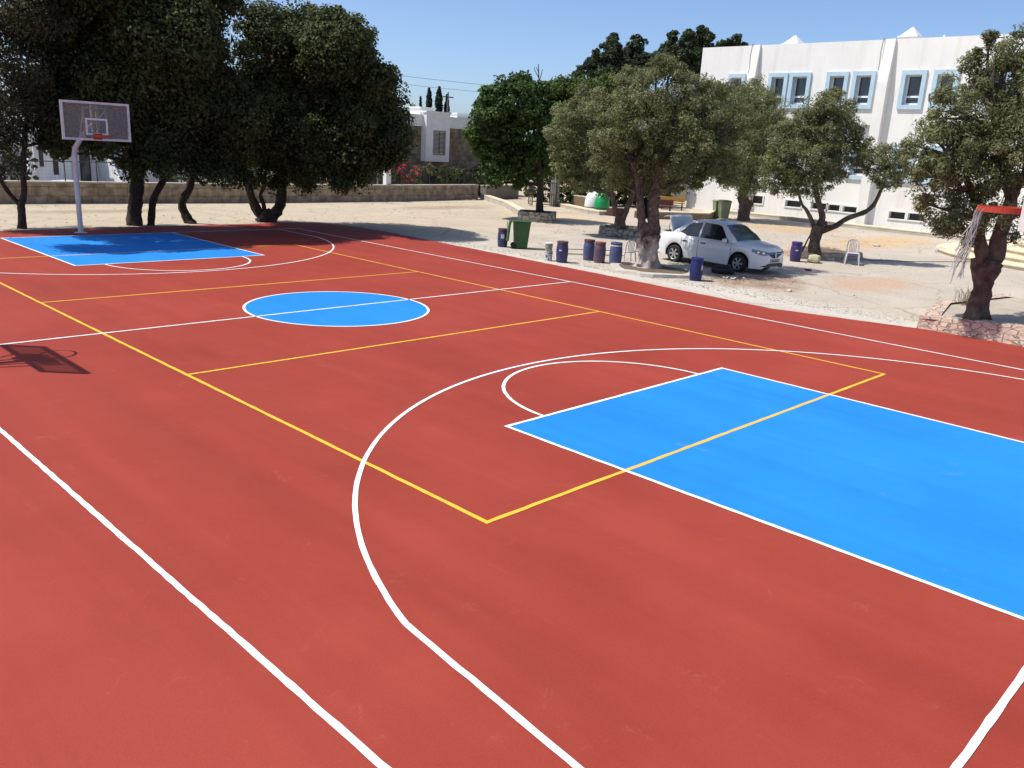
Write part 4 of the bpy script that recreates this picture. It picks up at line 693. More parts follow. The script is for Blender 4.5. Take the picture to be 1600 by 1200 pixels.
for y0, y1 in ((13.3, 13.72), (5.45, 5.95), (-2.9, -2.4)):
    bb = MB(); bb.add([(-.12, y0, 9.76), (-.12, y1, 9.76), (.2, y1, 9.76), (.2, y0, 9.76), (-.38, y0 - .02, 7.6), (-.38, y1 + .02, 7.6), (.36, y1 + .02, 7.6), (.36, y0 - .02, 7.6), (-.38, y0 - .02, 4.6), (-.38, y1 + .02, 4.6), (.36, y1 + .02, 4.6), (.36, y0 - .02, 4.6), (-.38, y0 - .02, -.1), (-.38, y1 + .02, -.1), (.36, y1 + .02, -.1), (.36, y0 - .02, -.1)],
        [(0, 1, 2, 3)] + [(4 * k + i, 4 * k + (i + 1) % 4, 4 * k + 4 + (i + 1) % 4, 4 * k + 4 + i) for k in range(3) for i in range(4)]).build('buttress', WHITE, t)
for y0 in (13.78, 6.05):
    MB().tube([(.1, y0 + .06, 9.80), (-.07, y0 + .06, 9.80), (-.09, y0 + .06, 9.7), (-.10, y0 + .1, 9.1), (-.09, y0 + .07, 8.5), (-.10, y0 + .1, 8.2)], .022, 6).build('drain_pipe', mat('grey_pipe', (.30, .29, .28), (.2, .19, .18), 9, .6), t)
for y, z in ((12.0, -.02), (5.3, .08)):
    MB().box(1.0, 2.0, y - .46, y + .46, 9.4, 9.88 + z).box(.92, 2.08, y - .54, y + .54, 9.88 + z, 9.95 + z).taper((1.0, 2.0, y - .45, y + .45), (1.47, 1.53, y - .03, y + .03), 9.951 + z, 10.42 + z).build('chimney', WHITE2, t)
MB().box(.4, .6, 3.2, 3.3, 9.45, 9.9).build('roof_vent', WHITE2, t)
# annex behind the corner; the shade there is painted in as dark grey walls
t = empty('annex_shed', (46, 20, 0), 0, 'annex behind the left corner of the school, its shade painted dark grey', 'building')
MB().box(0, 6, -1.9, 7, 1.2, 4.2).build('wall', mat('annex_shade_grey', (.05, .055, .065), (.08, .085, .09), 2, .7), t); MB().box(-.2, 6.2, -2.1, 7.2, 4.2, 4.4).build('roof', CONC, t); MB().box(-.05, 6, -1.95, 7, -.05, 1.2).build('plinth', mat('grey_plinth', (.15, .14, .12), (.12, .11, .1), 2, .9), t)
# yellow bench slab and tables under the trees
def bench(loc, rz, label, m, l=1.5):
    t = empty('bench', loc, rz, label, 'bench', None)
    MB().box(-l / 2, l / 2, -.22, .22, .40, .47).build('seat', m, t, bevel=.01); MB().box(-l / 2, l / 2, .2, .25, .5, .8).build('backrest', m, t, bevel=.01)
    for x in (-l / 2 + .15, l / 2 - .15): MB().box(x - .04, x + .04, -.2, .24, 0, .40).box(x - .03, x + .03, .25, .28, .2, .78).build('leg', DARKM, t)
bench((35.4, 16.4, 0), radians(-55), 'yellow bench behind the open boot of the car', mat('yellow_paint', (.42, .25, .06), (.34, .2, .05), 4, .5))
bench((31.5, 14.6, 0), radians(-60), 'dark red bench under the olives behind the recycling container', mat('red_brown_paint', (.12, .03, .02), (.08, .03, .02), 4, .6))
# low dark box at the kerb end
tag(MB().box(26.5, 27.5, 14.0, 14.45, 0, .4).build('brown_box', mat('brown_wood', (.06, .025, .018), (.09, .04, .03), 5, .8), bevel=.01), 'small dark brown box at the end of the low kerb', 'box')
# recycling containers
def igloo(loc, m, label, s=1):
    t = empty('recycling_container', loc, 0, label, 'recycling container', 'bell shaped recycling containers', s)
    MB().lathe([(.68, .0), (.70, .06), (.69, .5), (.64, .9), (.52, 1.15), (.34, 1.32), (.14, 1.40)], n=26).build('body', m, t, smooth=True)
    MB().lathe([(.715, .10), (.715, .16)], n=26, cap=False).build('band', DARKM, t)
    h = MB().tube([(-.02, 0, 1.38), (-.02, 0, 1.55)], .05, 8).lathe([(.02, 1.55), (.09, 1.60), (.11, 1.72), (.07, 1.86), (.02, 1.92)], n=10); h.build('lifting_knob', WHITE2, t, smooth=True)
igloo((29.8, 17.45, 0), IGLG, 'green bell shaped recycling container behind the olives', .66)
igloo((29.72, 18.05, 0), WHITE2, 'white bell shaped recycling container half hidden by the green one', .70)
# wheelie bins
def wbin(loc, rz, m, label, openl=False, s=1):
    t = empty('wheelie_bin', loc, rz, label, 'wheelie bin', 'green wheelie bins', s)
    MB().taper((-.20, .20, -.22, .22), (-.27, .27, -.30, .28), .05, .90).box(-.29, .29, -.32, .30, .90, .93).build('body', m, t, bevel=.015)
    for x in (-.22, .22): MB().tube([(x - .025, .24, .09), (x + .025, .24, .09)], .09, 14).build('wheel', BLACK, t, smooth=True)
    MB().tube([(-.2, .30, .89), (-.2, .37, .91), (.2, .37, .91), (.2, .30, .89)], .014, 6).build('handle', m, t)
    if openl:
        MB().add([(-.29, .33, .92), (.29, .33, .92), (.29, .42, .88), (-.29, .42, .88), (.27, .46, .25), (-.27, .46, .25), (.27, .42, .25), (-.27, .42, .25), (.27, .37, .82), (-.27, .37, .82)], [(0, 1, 2, 3), (3, 2, 4, 5), (5, 4, 6, 7), (7, 6, 8, 9), (9, 8, 1, 0), (1, 8, 6, 4, 2), (0, 3, 5, 7, 9)]).build('lid', m, t, bevel=.008)
        MB().tube([(-.26, .475, .86), (-.24, .48, .4), (-.1, .48, .26), (.1, .48, .26), (.24, .48, .4), (.26, .475, .86)], .012, 5).build('lid_rim', mat('pale_green', (.35, .45, .30), None), t)
    else:
        MB().taper((-.30, .30, -.34, .33), (-.22, .22, -.26, .28), .932, .99).build('lid', m, t, bevel=.01)
wbin((11.05, 5.75, 0), radians(48), GBIN, 'dark green wheelie bin with its lid hanging open beside the court', True, .98)
wbin((33.1, 11.75, 0), radians(-40), GBIN2, 'pale green wheelie bin on the left by the school wall', False, 1.0)
wbin((32.65, 11.1, 0), radians(-40), GBIN2, 'pale green wheelie bin on the right next to the red box', False, 1.05)
t = empty('fire_cabinet', (33.9, 10.45, 0), radians(-45), 'orange red box on a white stand behind the knobbed olive', 'box')
MB().box(-.25, .25, -.15, .15, .55, 1.12).build('box', mat('orange_red_paint', (.62, .10, .05), (.5, .08, .04), 4, .5), t, bevel=.02); MB().box(-.2, .2, -.12, .12, 0, .55).build('stand', WHITE2, t)
# ------------------------------------------------------------------ drums and buckets
def drum(loc, m, label, lid=LIDR, h=.61, r=.165, rz=0, openl=False, lab=None, lean=None, lsize=(.05, .05), topm=None):
    t = empty('plastic_drum', loc, rz, label, 'drum', 'blue plastic drums around the yard')
    k = h / .61
    MB().lathe([(r * .90, 0), (r * .95, .02 * k), (r * .99, .12 * k), (r * 1.04, .20 * k), (r * 1.06, .32 * k), (r * 1.04, .42 * k), (r * .97, .50 * k), (r * .93, .535 * k), (r * .93, .56 * k)], n=28, cap=False).lathe([(.01, 0), (r * .9, 0)], n=28, cap=False).build('body', m, t, smooth=True)
    if openl:
        MB().lathe([(r * .93, .56 * k), (r * .97, .565 * k), (r * .99, .60 * k), (r * .93, .612 * k), (r * .88, .60 * k), (r * .86, .3 * k), (.01, .29 * k)], n=28, cap=False).build('rim', topm or m, t, smooth=True)
        MB().lathe([(r * 1.005, .515 * k), (r * 1.02, .525 * k), (r * .99, .545 * k)], n=28, cap=False).build('band', LABEL, t)
    else:
        MB().lathe([(r * .94, .545 * k), (r * .99, .552 * k), (r * 1.0, .60 * k), (r * .96, .612 * k), (r * .85, .605 * k), (r * .80, .598 * k), (.01, .596 * k)], n=28, cap=False).build('lid', lid, t, smooth=True)
    for a in (radians(70), radians(250)):
        MB().tube([(r * cos(a - .35) * 1.02, r * sin(a - .35) * 1.02, .44 * k), (r * 1.22 * cos(a - .25), r * 1.22 * sin(a - .25), .45 * k), (r * 1.22 * cos(a + .25), r * 1.22 * sin(a + .25), .45 * k), (r * cos(a + .35) * 1.02, r * sin(a + .35) * 1.02, .44 * k)], .01, 5).build('handle', m, t)
    if lab is not None:
        A, B = [], []; w2 = lsize[0] / r / 2
        for i in range(7):
            a = lab - w2 + i * w2 / 3; rr_ = r * 1.07; A.append((rr_ * cos(a), rr_ * sin(a), .36 * k - lsize[1] / 2)); B.append((rr_ * cos(a), rr_ * sin(a), .36 * k + lsize[1] / 2))
        MB().strip(A, B).build('paper_label', LABEL, t, fix=False)
    return t
TOC = radians(-136)   # direction towards the viewer's side of the yard
drum((10.75, 6.3, 0), DRUM, 'lone blue drum with brown lid and white label left of the green bin', lab=TOC, lsize=(.10, .14))
drum((9.75, 2.75, 0), DRUM, 'blue drum with grey brown lid beside the paint buckets', lid=mat('grey_brown_lid', (.10, .07, .06), (.05, .04, .035), 8, .7), h=.63, r=.17, lab=TOC - .35, lsize=(.08, .04))
drum((11.0, 2.75, 0), DRUMP, 'paint splashed blue drum touching the reddish drum', lid=LIDR, h=.63, r=.17)
drum((10.88, 2.22, 0), DRUMR, 'reddish stained drum, middle one of the three close drums', lid=mat('red_lid', (.25, .05, .05), (.14, .04, .06), 8, .6), h=.62, r=.17)
drum((10.8, 1.55, 0), DRUMP, 'open faded blue drum with pale band left of the whitewashed olive', h=.69, r=.18, openl=True)
drum((10.62, -1.38, 0), DRUMK, 'dark blue drum with white label standing before the car', lid=DRUMK, h=.62, r=.17, lab=TOC + .75, lsize=(.06, .13))
drum((18.05, -.55, 0), DRUMV, 'purple blue drum just behind the front bumper of the car', lid=mat('violet_lid', (.04, .02, .12), (.05, .03, .14), 8, .6), h=.66, r=.18, lab=TOC - .2, lsize=(.09, .04))
t = empty('paint_bucket', (9.62, 3.18, 0), 0, 'lower white paint bucket with dark print beside a blue drum', 'bucket', 'stacked paint buckets')
MB().lathe([(.11, 0), (.13, .26), (.137, .265), (.137, .285), (.01, .286)], n=20).build('body', BUCK, t, smooth=True); MB().lathe([(.134, .20), (.134, .22)], n=20, cap=False).build('rib', WHITE2, t)
t = empty('paint_bucket', (9.62, 3.18, .287), 0, 'green stained paint bucket standing on the white bucket', 'bucket', 'stacked paint buckets')
MB().lathe([(.10, 0), (.118, .22), (.126, .225), (.126, .245), (.01, .246)], n=20).build('body', BUCKG, t, smooth=True); MB().lathe([(.129, .226), (.129, .25), (.02, .252)], n=20).build('lid', WHITE2, t)
# ------------------------------------------------------------------ plastic chairs
def pchair(loc, rz, label, s=1):
    t = empty('plastic_chair', loc, rz, label, 'chair', 'white plastic chairs', s)
    MB().taper((-.20, .20, -.20, .21), (-.22, .22, -.21, .23), .40, .43).build('seat', PLASTW, t, bevel=.012)
    for sx in (-1, 1):
        for sy, z in ((-1, .41), (1, .41)): MB().tube([(sx * .24, sy * .25, 0), (sx * .20, sy * .19, z)], [.022, .028], 6).build('leg', PLASTW, t, smooth=True)
    b = MB(); pts = [(-.19, .20, .42), (-.20, .25, .62), (-.17, .29, .80), (-.08, .305, .86), (.08, .305, .86), (.17, .29, .80), (.20, .25, .62), (.19, .20, .42)]
    b.tube(pts, .02, 6)
    for x in (-.11, -.055, 0, .055, .11): b.tube([(x * .8, .21, .42), (x, .262, .65), (x * .9, .30, .84)], .014, 5)
    b.build('backrest', PLASTW, t, smooth=True)
pchair((19.35, -1.95, 0), radians(118 - 180), 'white plastic chair beside the stone ring right of the car', .95)
pchair((11.62, 1.72, 0), radians(150), 'white plastic chair half hidden behind the whitewashed trunk', .85)
# black cloth hung in the olive, broom leaning, hoses, stones, litter, spare tyre
b = MB(); rr = random.Random(4); vs = []; n = 12
prof = [(.04, .62), (.10, .55), (.13, .40), (.16, .22), (.17, .08), (.12, 0), (.04, -.04)]
for r, z in prof:
    for k in range(n): a = 2 * pi * k / n; q = 1 + .22 * sin(3 * a + z * 5) + rr.uniform(-.08, .08); vs.append((r * q * cos(a), r * q * .7 * sin(a), z))
b.add(vs, [(i * n + k, i * n + (k + 1) % n, (i + 1) * n + (k + 1) % n, (i + 1) * n + k) for i in range(len(prof) - 1) for k in range(n)] + [tuple(range(n)), tuple(range((len(prof) - 1) * n, len(prof) * n))])
o = b.build('black_bag', mat('black_cloth', (.006, .006, .007), (.012, .011, .012), 6, .95), smooth=70); o.location = (11.20, .98, 1.42); tag(o, 'black cloth bag hanging in the fork of the whitewashed olive', 'bag')
o = MB().tube([(19.35, -.05, 0), (19.9, .0, .55), (20.55, .05, 1.15)], [.035, .028, .02], 7).build('wooden_pole', mat('dark_wood', (.05, .03, .02), (.08, .05, .035), 6, .8), smooth=True); tag(o, 'dark pole leaning on the olive with the long limb', 'pole')
pts = [(12.5, 4.9, .012), (16.6, 2.1, .012), (19.5, 1.0, .012), (21.5, -1.9, .012), (23.4, -3.0, .012), (27, -4.6, .012)]
tag(MB().tube(pts, .011, 5).build('cable', BLACK), 'thin black cable lying across the concrete behind the car', 'cable')
b = MB(); tag(b.tube([(11.3, 3.95, .03), (12.0, 3.45, .03), (12.9, 2.85, .03)], .018, 6).build('metal_rod', mat('rusty_rod', (.14, .11, .09), (.2, .16, .13), 9, .7)), 'thin rod lying on the concrete behind the drums', 'rod')
def stone(loc, s, m, label, sq=.7, seed=1):
    b = MB(); rr = random.Random(seed); n = 9; pr = [(.3, 0), (.9, .15), (1, .5), (.7, .85), (.15, 1)]; vs = []
    for r, z in pr:
        for k in range(n): a = 2 * pi * k / n; q = r * (1 + rr.uniform(-.2, .2)); vs.append((q * s * cos(a), q * s * sin(a) * .8, z * s * sq * 1.2 - .01))
    b.add(vs, [(i * n + k, i * n + (k + 1) % n, (i + 1) * n + (k + 1) % n, (i + 1) * n + k) for i in range(4) for k in range(n)] + [tuple(range(n)), tuple(range(4 * n, 5 * n))])
    o = b.build('stone', m, smooth=35); o.location = loc; return tag(o, label, 'stone', 'loose stones in the yard')
YST = mat('yellowish_stone', (.60, .52, .32), (.5, .42, .25), 9, .9); GST = mat('pale_stone', (.5, .45, .38), (.4, .35, .3), 9, .9, .6, 20)
stone((11.35, -3.78, 0), .09, YST, 'small yellowish stone on the concrete before the car', seed=3)
stone((18.45, -1.05, 0), .30, mat('mossy_stone', (.50, .47, .30), (.40, .37, .22), 6, .9, .8, 14), 'pale greenish boulder beside the purple drum', .8, 5)
stone((12.5, -5.0, 0), .05, GST, 'pebble right of the yellowish stone near the orange dirt', seed=9)
stone((28.2, -1.9, 0), .35, GST, 'largest pale stone in the dirt before the school wall', .5, 11)
stone((27.3, .4, 0), .18, GST, 'small pale stone in the dirt left of the largest one', .5, 12)
b = MB(); rr = random.Random(12)
for k in range(14):
    x, y, s = 12.05 + rr.uniform(-.28, .35), -1.75 + rr.uniform(-.22, .25), rr.uniform(.03, .09); z = .012 + rr.uniform(0, .03)
    b.add([(x - s, y - s * .6, z), (x + s * .8, y - s * .5, z + rr.uniform(0, .04)), (x + s, y + s * .6, z + .01), (x - s * .7, y + s * .7, z + rr.uniform(0, .05))], [(0, 1, 2), (0, 2, 3)])
tag(b.build('paper_scraps', LABEL, fix=False), 'white paper scraps on the ground before the front wheel', 'litter', kind='stuff')
t = empty('spare_tyre', (12.75, -.95, 0), 0, 'black tyre lying flat beside the front wheel of the car', 'tyre')
MB().lathe([(.17, .02), (.30, 0), (.34, .05), (.34, .13), (.30, .18), (.17, .16), (.165, .09), (.17, .02)], n=28, cap=False).build('tyre', BLACK, t, smooth=True)
tag(MB().box(16.05, 16.2, -2.05, -1.9, 0, .05).build('wooden_chock', mat('dark_red_wood', (.10, .03, .02), None), bevel=.005), 'small dark block on the ground before the front bumper', 'block')
def litter(name, n, fn, size, m, label, seed, up=0):
    rg = np.random.default_rng(seed); V = []; 
    while len(V) < n * 4:
        x, y, z = fn(rg)
        a = rg.uniform(0, 6.28); l = size * rg.uniform(.5, 1.3); w2 = l * rg.uniform(.35, .8)
        dx, dy = cos(a) * l, sin(a) * l; ex, ey = -sin(a) * w2, cos(a) * w2
        V += [(x - dx, y - dy, z), (x + ex, y + ey, z + rg.uniform(0, size * .5 + up)), (x + dx, y + dy, z + rg.uniform(0, size * .4)), (x - ex, y - ey, z + rg.uniform(0, size * .3 + up))]
    o = MB().add(V, [tuple(range(4 * i, 4 * i + 4)) for i in range(len(V) // 4)]).build(name, m, fix=False)
    return tag(o, label, 'litter', kind='stuff')
UNDER = [(11.4, .8, 2.2), (19.5, 8, 2.4), (21, 0, 2.4), (33, 10, 3), (12.2, -2.0, 1.3), (28, 2.5, 4)]
def f1(rg):
    x0, y0, r = UNDER[rg.integers(len(UNDER))]; x, y = x0 + rg.normal() * r * .6, y0 + rg.normal() * r * .6
    return (max(x, 9.75), y, .012)
litter('fallen_leaves', 2600, f1, .035, mat('dry_leaves', (.16, .11, .06), (.28, .22, .12), 3, .9), 'dry leaves fallen on the concrete under the olive trees', 1)
def f2(rg): return (9.55 + abs(rg.normal()) * .5, rg.uniform(-7.4, 13.5), .008)
litter('grit', 2600, f2, .022, mat('grit_stone', (.30, .25, .19), (.55, .5, .42), 9, .95), 'loose grit and crumbs along the edge of the court', 2, .01)
def f3(rg): return (rg.uniform(-8, 24), 15.3 + abs(rg.normal()) * 4 if rg.random() < .6 else 23.3 - abs(rg.normal()) * .8, .01)
litter('fallen_twigs', 450, f3, .05, mat('dry_twigs', (.12, .085, .05), (.2, .15, .09), 3, .9), 'twigs and pods scattered on the earth before the limestone wall', 3)
def f4(rg): return (rg.uniform(-9, 9), 14.4 - abs(rg.normal()) * 2.0, .034)
litter('fallen_leaves', 260, f4, .03, mat('brown_leaves', (.09, .05, .03), (.16, .09, .05), 3, .9), 'a few brown leaves blown over the far end of the court', 4)
# ------------------------------------------------------------------ car (local: +x forward, y left)
def make_car(loc, rz, s):
    t = empty('parked_car', loc, rz, 'white saloon car with its boot lid raised, parked under the olives', 'car', None, s)
    LF, LR = 2.16, -2.19; WB = 1.317; AR = .345
    def lerp(tab, x):
        for (a, va), (b2, vb) in zip(tab, tab[1:]):
            if a <= x <= b2:
                u = (x - a) / (b2 - a); u = u * u * (3 - 2 * u) * .5 + u * .5; return va + (vb - va) * u
        return tab[0][1] if x < tab[0][0] else tab[-1][1]
    top = [(-2.19, .66), (-2.15, .90), (-2.05, 1.00), (-1.6, 1.02), (-1.1, 1.0), (0, .955), (.95, .965), (1.3, .98), (1.75, .925), (2.0, .85), (2.1, .77), (2.16, .62)]
    belt = [(-2.19, .60), (-2.1, .82), (-1.9, .90), (-1.2, .93), (0, .90), (.9, .88), (1.5, .855), (1.95, .775), (2.16, .56)]
    sill = [(-2.19, .34), (-2.1, .27), (-1.7, .22), (1.7, .19), (2.08, .19), (2.16, .26)]
    hw = [(-2.19, .62), (-2.12, .74), (-1.9, .82), (-1.3, .855), (0, .865), (1.2, .86), (1.7, .82), (1.95, .745), (2.1, .64), (2.16, .54)]
    def zb(x):
        z = lerp(sill, x)
        for c in (-WB, WB):
            if abs(x - c) < AR + .04: z = max(z, .30 + sqrt(max(0, (AR + .04) ** 2 - (x - c) ** 2)))
        return z
    xs = sorted(set([round(v, 4) for v in np.linspace(-2.19, 2.16, 60)] + [round(c + (AR + .04) * sin(a), 4) for c in (-WB, WB) for a in np.linspace(-pi / 2, pi / 2, 17)] + [-2.17, -2.13, 2.13, 2.15]))
    def sec(x):
        w_, b2, t2, z0 = lerp(hw, x), lerp(belt, x), lerp(top, x), zb(x)
        z0 = min(z0, b2 - .06); zm = z0 + (b2 - z0) * .5
        h = [(w_ * .965, z0), (w_ * .99, z0 + (b2 - z0) * .22), (w_, zm), (w_ * .995, z0 + (b2 - z0) * .78), (w_ * .965, b2), (w_ * .90, b2 + (t2 - b2) * .6), (w_ * .78, t2 - .008), (w_ * .4, t2 + .018), (0, t2 + .024)]
        return [(x, -y, z) for y, z in h] + [(x, y, z) for y, z in reversed(h[:-1])]
    S = [sec(x) for x in xs]; n = len(S[0]); b = MB()
    b.add([p for q in S for p in q], [(i * n + k, i * n + k + 1, (i + 1) * n + k + 1, (i + 1) * n + k) for i in range(len(S) - 1) for k in range(n - 1)] + [tuple(range(n)), tuple(range((len(S) - 1) * n, len(S) * n))])
    body = b.build('body', CARP, t, smooth=50)
    MB().box(-1.85, 1.80, -.64, .64, .20, .60).build('underbody', BLACK, t)
    # greenhouse
    roof = [(-1.72, 1.0), (-1.45, 1.16), (-1.15, 1.33), (-.75, 1.50), (-.2, 1.555), (.25, 1.535), (.54, 1.45), (.86, 1.22), (1.18, .97)]
    gw = [(-1.72, .60), (-1.2, .78), (-.5, .83), (.4, .83), (.9, .80), (1.18, .76)]
    rw = [(-1.72, .58), (-1.3, .55), (-.7, .565), (.2, .58), (.55, .59), (1.18, .72)]
    def gs(x, u):
        z0 = .93; zr = lerp(roof, x); 
        u2 = u; return (lerp(gw, x) + (lerp(rw, x) - lerp(gw, x)) * u2 * min(1, (zr - z0) / .5), z0 + (zr - .045 - z0) * u2)
    gx = np.linspace(-1.72, 1.18, 46); S = []
    for x in gx:
        h = [gs(x, u) for u in (0, .25, .5, .75, 1)]; zr = lerp(roof, x); wr = h[-1][0]
        h += [(wr * .94, zr - .016), (wr * .75, zr + .004), (wr * .35, zr + .014), (0, zr + .016)]
        S.append([(x, -y, z) for y, z in h] + [(x, y, z) for y, z in reversed(h[:-1])])
    n = len(S[0]); b = MB().add([p for q in S for p in q], [(i * n + k, i * n + k + 1, (i + 1) * n + k + 1, (i + 1) * n + k) for i in range(len(S) - 1) for k in range(n - 1)])
    b.build('roof', CARP, t, smooth=50)
    # side windows
    def sidewin(name, x0, x1, fa, fb, sgn, m=CARG):
        A, Bv = [], []; k = 14
        for i in range(k + 1):
            x = x0 + (x1 - x0) * i / k; u0, u1 = fa(x), fb(x)
            y, z = gs(x, u0); A.append((x, sgn * (y + .006), z)); y, z = gs(x, max(u0 + .01, u1)); Bv.append((x, sgn * (y + .008), z))
        mid = [((a[0] + c[0]) / 2, (a[1] + c[1]) / 2 * 1.006, (a[2] + c[2]) / 2) for a, c in zip(A, Bv)]
        return MB().strip(A, mid).strip(mid, Bv).build(name, m, t, fix=False)
    for sg in (-1, 1):
        sidewin('side_window', -1.22, -.38, lambda x: .08 + max(0, (-.85 - x)) * 0.9, lambda x: min(.93, .42 + (x + 1.22) * 1.9), sg)
        sidewin('side_window', -.30, .82, lambda x: .06, lambda x: min(.93, .93 - max(0, x - .42) * 1.75), sg)
    def shelf(name, x0, x1, wf, m, off=.012):
        A = []; k = 8; rows = []
        for i in range(k + 1):
            x = x0 + (x1 - x0) * i / k; zr = lerp(roof, x); wr = gs(x, 1)[0] * wf
            rows.append([(x + (off if x1 > 0 else -off), y, zr + .016 + off - .035 * (abs(y) / wr) ** 3 - .004) for y in np.linspace(-wr, wr, 11)])
        b = MB()
        for r0, r1 in zip(rows, rows[1:]): b.strip(r0, r1)
        return b.build(name, m, t, smooth=60, fix=False)
    shelf('windscreen', .50, 1.13, .93, WSCR); shelf('rear_window', -1.62, -1.08, .86, CARG)
    from mathutils.bvhtree import BVHTree
    bvh = BVHTree.FromPolygons([v.co.copy() for v in body.data.vertices], [tuple(p.vertices) for p in body.data.polygons])
    # doors seams, handles, mirrors
    def sy(x, z):
        w_, b2, z0 = lerp(hw, x), lerp(belt, x), zb(x); f = (z - z0) / (b2 - z0)
        return w_ * (np.interp(f, [0, .22, .5, .78, 1], [.965, .99, 1, .995, .965]))
    for sg in (-1, 1):
        for xx in (.98, -.34, -1.05):
            A = [(xx + (.0 if xx > -1 else .25 * max(0, .75 - z) ** 1.5), sg * (sy(xx, z) + .004), z) for z in np.linspace(.27 if xx > -1 else .62, .90, 9)]
            MB().strip(A, [(x + .014, y, z) for x, y, z in A]).build('door_seam', BPLAST, t, fix=False)
        for xx in (.0 - .12, -.88):
            MB().box(xx - .10, xx + .09, sg * sy(xx, .80) - .03, sg * sy(xx, .80) + .03, .775, .815).build('door_handle', BPLAST, t, bevel=.012)
        m_ = MB().lathe([(.02, -.10), (.075, -.07), (.09, 0), (.075, .07), (.02, .10)], n=12, sx=.8, sy=1.0)
        m_.build('wing_mirror', CARP, t, smooth=60, tf=Matrix.Translation((.80, sg * .98, .98)) @ Euler((radians(90), 0, 0)).to_matrix().to_4x4())
        MB().box(.76, .82, min(sg * .80, sg * .95), max(sg * .80, sg * .95), .92, .95).build('mirror_arm', BPLAST, t)
        hx = lambda q: q
        e = Vector((-1, sg, 0)) / sqrt(2); dr = Vector((-1, -sg, 0)) / sqrt(2); rows = []
        for r in range(4):
            row = []
            for i in range(13):
                u = i / 12; sx = -1.17 + .50 * u; zl = .645 + .10 * u ** 1.5 - .02 * sin(pi * u); zu = .755 + .075 * u
                h = bvh.ray_cast(e * sx - dr * 5 + Vector((0, 0, zl + (zu - zl) * r / 3)), dr)[0]
                row.append(h - dr * .012)
            rows.append(row)
        b = MB()
        for r0, r1 in zip(rows, rows[1:]): b.strip(r0, r1)
        hl = b.build('headlight', LAMP, t, fix=False)
        for u, s2 in ((.30, .045), (.62, .04)):
            c_ = rows[1][int(u * 12)] * .5 + rows[2][int(u * 12)] * .5 - dr * .006
            MB().add([c_ + e * s2 * cos(a) + Vector((0, 0, s2 * .8 * sin(a))) for a in np.linspace(0, 2 * pi, 14)[:-1]], [tuple(range(13))]).build('reflector', CHROME, hl, fix=False)
        A = [(-2.0 - .02 * i, sg * (sy(-2.0 - .03 * i, .7) + .006), .62) for i in range(5)]
        MB().strip(A, [(x, y - sg * .01, .84) for x, y, z in A]).build('tail_light', REDL, t, fix=False)
    # front: patches laid on the nose
    def patch(name, ys, zl, zu, m, off=.006, rows=5, par=t):
        R = []
        for r in range(rows):
            row = []
            for y in ys:
                z = zl(y) + (zu(y) - zl(y)) * r / (rows - 1); h = bvh.ray_cast(Vector((5, y, z)), Vector((-1, 0, 0)))[0]
                row.append(Vector((h.x + off, y, z)) if h else Vector((1.9, y, z)))
            R.append(row)
        b = MB()
        for r0, r1 in zip(R, R[1:]): b.strip(r0, r1)
        return b.build(name, m, par, fix=False)
    ys = np.linspace(-.52, .52, 27)
    gr = patch('grille', ys, lambda y: .545 + max(0, abs(y) - .16) * .5 if abs(y) < .40 else .665, lambda y: .73, BPLAST)
    patch('grille_bar', ys, lambda y: .682, lambda y: .695, CHROME, .014, 2, gr)
    def rh(s, x): return [(x, 0, .645 + .088 * s), (x, .052 * s, .645), (x, 0, .645 - .088 * s), (x, -.052 * s, .645)]
    o1, i1, o2 = rh(1, 2.196), rh(.45, 2.206), rh(1.12, 2.150)
    MB().add(o1 + i1 + o2, [(0, 1, 5, 4), (1, 2, 6, 5), (2, 3, 7, 6), (3, 0, 4, 7), (8, 9, 1, 0), (9, 10, 2, 1), (10, 11, 3, 2), (11, 8, 0, 3)]).build('emblem', CHROME, t)
    patch('lower_intake', np.linspace(-.66, .66, 33), lambda y: .265, lambda y: .375 - max(0, abs(y) - .38) * .32, BPLAST)
    pl = MB().box(2.168, 2.19, -.26, .26, .40, .51).build('number_plate', mat('plate_white', (.45, .42, .40), (.36, .33, .31), 20, .5), t)
    b = MB(); rr = random.Random(5); y = -.20
    while y < .22:
        w_ = rr.choice((.016, .022, .028)); b.box(2.191, 2.193, y, y + w_ * .45, .42, .49)
        if rr.random() < .6: b.box(2.191, 2.193, y + w_ * .45, y + w_ * 1.3, .42 + rr.choice((0, .03, .055)), .435 + rr.choice((.0, .03, .045)))
        y += .05
    b.build('plate_marks', DARKM, pl)
    # wheels
    def wheel(x, sg, front=False):
        r = empty('wheel', (x, sg * .755, .30)); r.parent = t; r.rotation_euler = (0, 0, radians(-6) if x > 0 else 0); del_ = None
        tf = Euler((radians(90), 0, 0)).to_matrix().to_4x4()
        MB().lathe([(.20, -.09), (.27, -.095), (.295, -.07), (.30, 0), (.295, .07), (.27, .095), (.20, .09)], n=36, cap=False).build('tyre', BLACK, r, smooth=True, tf=tf)
        MB().lathe([(.01, -.02), (.19, -.02), (.20, -.09)], n=24, cap=False).lathe([(.01, .02), (.19, .02), (.20, .09)], n=24, cap=False).build('wheel_well', DARKM, r, tf=tf)
        b = MB()
        for s2 in (-1, 1):
            b.lathe([(.185, s2 * .07), (.205, s2 * .092)], n=28, cap=False); b.lathe([(.045, s2 * .085), (.01, s2 * .09)], n=14, cap=False)
            for k in range(6):
                a = k * pi / 3; ca, sa = cos(a), sin(a); px, py = -sa, ca
                b.add([(.03 * ca + .022 * px, .03 * sa + .022 * py, s2 * .088), (.03 * ca - .022 * px, .03 * sa - .022 * py, s2 * .088), (.19 * ca - .034 * px, .19 * sa - .034 * py, s2 * .078), (.19 * ca + .034 * px, .19 * sa + .034 * py, s2 * .078)], [(0, 1, 2, 3)])
